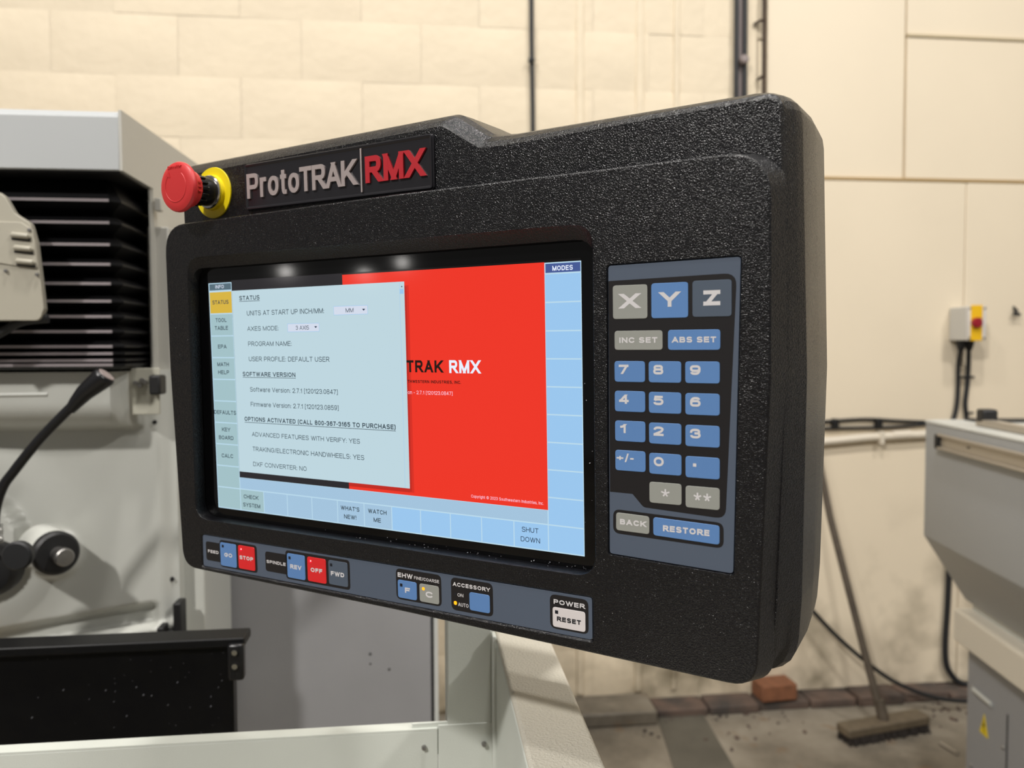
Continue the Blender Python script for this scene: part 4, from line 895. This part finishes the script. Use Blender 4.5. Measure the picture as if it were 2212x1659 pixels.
for dx in (-0.013, 0.021):
    at(c2, tube('conduit', [(1.252 + dx, WY - .018, 0.26), (1.252 + dx, WY - .018, 2.4), (1.250 + dx, WY - .018, 3.3)], 0.0105, 'cable', c2))
at(c2, box('conduit_backing', 1.243, 1.268, WY - .012, WY + .002, 0.26, 3.3, 'cable_mid', c2))
at(c2, lathe('clip', [(0.018, 0), (0.018, .014), (.012, .02), (.0004, .021)], 'cable_mid', c2, (1.263, WY - .028, 2.584), '-Y', 18))
c3 = empty('rusty_pipe', (1.35, WY, 1.5)); tag(c3, 'thin rusty brown pipe with brackets, running up the wall right of the double conduit', 'pipe')
at(c3, tube('pipe', [(1.351, WY - .022, 0.26), (1.351, WY - .022, 2.5), (1.346, WY - .022, 3.3)], 0.0085, 'rust', c3))
for z, w_ in ((2.742, .036), (2.525, .02)):
    at(c3, tube('bracket', [(1.351, WY - .03, z + .004), (1.351 - w_ * .5, WY - .02, z), (1.351 - w_, WY - .004, z - .008)], .0062, 'rust', c3))
# isolator switch
iso = empty('isolator_switch', (2.24, WY, 1.55)); tag(iso, 'grey isolator box with yellow plate and red rotary knob on the wall', 'switch')
ix, iz = 2.262, 1.547
# the box stands proud of the wall and turns its left side to the view
at(iso, box('box', 2.165, 2.240, WY - .118, WY - .013, 1.478, 1.614, 'switch_white', iso, bev=0.004))
at(iso, box('cover', 2.165, 2.240, WY - .134, WY - .117, 1.478, 1.614, 'switch_front', iso, bev=0.004))
yp = at(iso, box('yellow_plate', 2.172, 2.222, WY - .137, WY - .133, 1.476, 1.619, 'switch_yellow', iso, bev=0.002))
at(iso, lathe('red_knob', [(0.021, 0), (0.021, 0.012), (0.018, 0.017), (0.0004, 0.018)], 'switch_red', iso, (2.193, WY - .136, 1.548), '-Y', 30))
kb = box('knob_bar', -0.005, 0.005, -0.010, 0, -0.019, 0.019, 'switch_red', iso, bev=0.002); kb.matrix_parent_inverse = Matrix.Translation(Vector((2.193, WY - .152, 1.548)) - Vector(iso.location)) @ Matrix.Rotation(math.radians(12), 4, 'Y')
for x, z in ((2.169, 1.606), (2.169, 1.487), (2.232, 1.606), (2.232, 1.487)): at(iso, lathe('screw', [(0.005, 0), (0.004, .002), (.0003, .0024)], 'steel', iso, (x, WY - .134, z), '-Y', 12))
for x in (2.190, 2.226): at(iso, tube('gland', [(x - .005, WY - .06, 1.479), (x - .004, WY - .06, 1.462), (x - .004, WY - .058, 1.44)], [.020, .018, .012], 'black', iso, 14))
fc = empty('switch_feed_cables', (2.24, WY, 1.3)); tag(fc, 'two black cables dropping from the isolator switch, held by clips', 'cable')
at(fc, tube('cable', curve_pts([(2.186, WY - .058, 1.44), (2.198, WY - .03, 1.38), (2.203, WY - .024, 1.30), (2.200, WY - .024, 1.22), (2.188, WY - .024, 1.16), (2.168, WY - .024, 1.12), (2.162, WY - .024, 1.05)], 6), .0092, 'cable', fc))
at(fc, tube('cable', curve_pts([(2.222, WY - .058, 1.44), (2.242, WY - .03, 1.38), (2.244, WY - .024, 1.30), (2.236, WY - .024, 1.22), (2.243, WY - .024, 1.16), (2.25, WY - .024, 1.10), (2.25, WY - .024, 1.05)], 6), .0092, 'cable', fc))
for z in (1.327, 1.178):
    if z > 1.2: at(fc, tube('clip_bar', [(2.19, WY - .03, z), (2.268, WY - .03, z)], .005, 'black', fc, 10))
    else: at(fc, tube('clip_bar', [(2.238, WY - .03, z), (2.268, WY - .03, z)], .005, 'black', fc, 10))
# horizontal run
hc = empty('horizontal_cables', (1.8, WY, 1.13)); tag(hc, 'two black cables sagging side by side along the wall above the white pipe', 'cable')
at(hc, tube('cable', curve_pts([(1.42, WY - .024, 1.146), (1.60, WY - .024, 1.150), (1.79, WY - .024, 1.158), (1.93, WY - .024, 1.150), (2.08, WY - .024, 1.142), (2.13, WY - .024, 1.143)], 6), .0062, 'cable', hc))
at(hc, tube('cable', curve_pts([(1.42, WY - .024, 1.120), (1.60, WY - .024, 1.122), (1.79, WY - .024, 1.122), (1.93, WY - .024, 1.124), (2.08, WY - .024, 1.134), (2.13, WY - .024, 1.13)], 6), .0064, 'cable', hc))
for x in (1.665, 1.853): at(hc, box('clip', x - .012, x + .012, WY - .04, WY - .012, 1.118, 1.162, 'black', hc, bev=.004))
wp = empty('white_pipe', (1.8, WY, 1.07)); tag(wp, 'cream white plastic pipe running along the wall under the two black cables', 'pipe')
at(wp, tube('pipe', [(1.42, WY - .03, 1.056), (1.5, WY - .03, 1.06), (1.8, WY - .03, 1.083), (2.14, WY - .03, 1.095)], .017, 'pvc', wp, 16))
at(wp, tube('pipe_coupler', [(1.91, WY - .03, 1.0895), (1.99, WY - .03, 1.092)], .0195, 'pvc', wp, 16)); at(wp, box('pipe_clip', 1.85, 1.868, WY - .052, WY - .012, 1.055, 1.108, 'pvc', wp, bev=.003))
# wall hook and vertical cable at the right
tag(tube('wall_hook', [(2.452, WY - .012, 1.62), (2.452, WY - .03, 1.60), (2.440, WY - .035, 1.588), (2.462, WY - .04, 1.585)], [.004, .009, .011, .006], 'black', None, 10), 'small dark hook in the wall, right of the isolator switch', 'hook')
tag(tube('floor_feed_cable', curve_pts([(2.170, WY - .03, 0.86), (2.175, WY - .03, 0.60), (2.172, WY - .03, 0.40), (2.165, WY - .03, 0.17), (2.19, WY - .035, 0.08), (2.26, WY - .05, 0.035), (2.5, WY - .08, 0.02)], 6), .012, 'cable', None), 'thick black cable going straight down the wall to the floor behind the enclosure', 'cable')
tag(tube('hanging_cable', curve_pts([(1.15, WY - .02, 0.98), (1.35, WY - .06, 0.64), (1.60, WY - .10, 0.335), (1.80, WY - .14, 0.155), (1.93, WY - .18, 0.085), (2.06, WY - .20, 0.05), (2.22, WY - .20, 0.035), (2.5, WY - .2, 0.02)], 8), .0085, 'cable', None), 'loose black cable sagging across the wall behind the broom down to the floor', 'cable')

# ------------------------------------------------------------------ broom, brick, bits on the floor
br = empty('broom', (1.70, 2.79, 0)); tag(br, 'long handled broom leaning on the wall, head on the floor', 'broom')
bx0, by0, bx1, by1 = 1.525, 2.72, 1.880, 2.79
ang = math.atan2(by1 - by0, bx1 - bx0)
hx, hy = (bx0 + bx1) / 2, (by0 + by1) / 2
def broom_local(o): o.matrix_parent_inverse = Matrix.Translation((hx - 1.70, hy - 2.79, 0)) @ Matrix.Rotation(ang, 4, 'Z'); return o
bm = bmesh.new(); hp = rounded([(-0.187, -0.038), (0.184, -0.038), (0.184, 0.038), (-0.187, 0.038)], .012, 4)
loft(bm, [[(x, y, 0.030) for x, y in hp], [(x, y, 0.056) for x, y in hp], [(x * .985, y * .85, 0.061) for x, y in hp]])
broom_local(link('head', bm, 'broom_head', br, bev=.002))
bm = bmesh.new(); rr = random.Random(9)
for i in range(46):
    for j in range(9):
        x = -0.172 + 0.344 * i / 45 + rr.uniform(-.002, .002); y = -0.032 + 0.064 * j / 8 + rr.uniform(-.002, .002)
        dx, dy = rr.uniform(-.006, .006) + x * .03, rr.uniform(-.006, .006) + y * .25; s_ = .0032; zt = rr.uniform(0, .004)
        loft(bm, [[(x + dx - s_, y + dy - s_, zt), (x + dx + s_, y + dy - s_, zt), (x + dx + s_, y + dy + s_, zt), (x + dx - s_, y + dy + s_, zt)], [(x - s_, y - s_, .032), (x + s_, y - s_, .032), (x + s_, y + s_, .032), (x - s_, y + s_, .032)]])
bo = broom_local(link('bristles', bm, 'bristle', br)); bo['kind'] = 'stuff'
def bw_(o): o.matrix_parent_inverse = Matrix.Translation(-Vector(br.location)); return o
bw_(tube('handle', [(hx - .004, hy + .003, 0.056), (1.662, 2.83, 0.30), (1.585, 2.95, 0.78), (1.508, WY - .03, 1.37)], [.0155, .0135, .0135, .0135], 'wood', br, 16))
bw_(tube('socket', [(hx - .002, hy, 0.058), (hx - .012, hy + .012, 0.13)], [.021, .017], 'wood', br, 16))
bb = box('loose_brick', -0.075, 0.075, -0.05, 0.05, 0, 0.065, 'brick', None, bev=.005); bb.location = (1.40, 3.035, 0.040); bb.rotation_euler.z = 0.06
tag(bb, 'loose orange brick lying on the footing at the foot of the wall', 'brick')
tag(tube('dropped_bolt', [(1.864, 2.660, 0.006), (1.874, 2.588, 0.006), (1.875, 2.580, 0.006)], [.0055, .0055, .009], 'alu', None, 10), 'small bright bolt lying on the floor right of the broom', 'bolt')
bm = bmesh.new(); rr = random.Random(11)
for k in range(70):
    x, y = rr.choice((rr.uniform(0.8, 1.45), rr.uniform(1.95, 2.3))), min(2.97, rr.gauss(2.9, .08)); s_ = rr.uniform(.002, .008); b0 = len(bm.verts)
    add_box(bm, -s_, s_, -s_ * .7, s_ * .7, 0, s_); bm.verts.ensure_lookup_table()
    bmesh.ops.transform(bm, matrix=Matrix.Translation((x, y, 0.0)) @ Matrix.Rotation(rr.uniform(0, 3), 4, 'Z'), verts=bm.verts[b0:])
tag(link('floor_debris', bm, 'footing'), 'crumbs of masonry scattered on the floor along the foot of the wall', 'debris', kind='stuff')
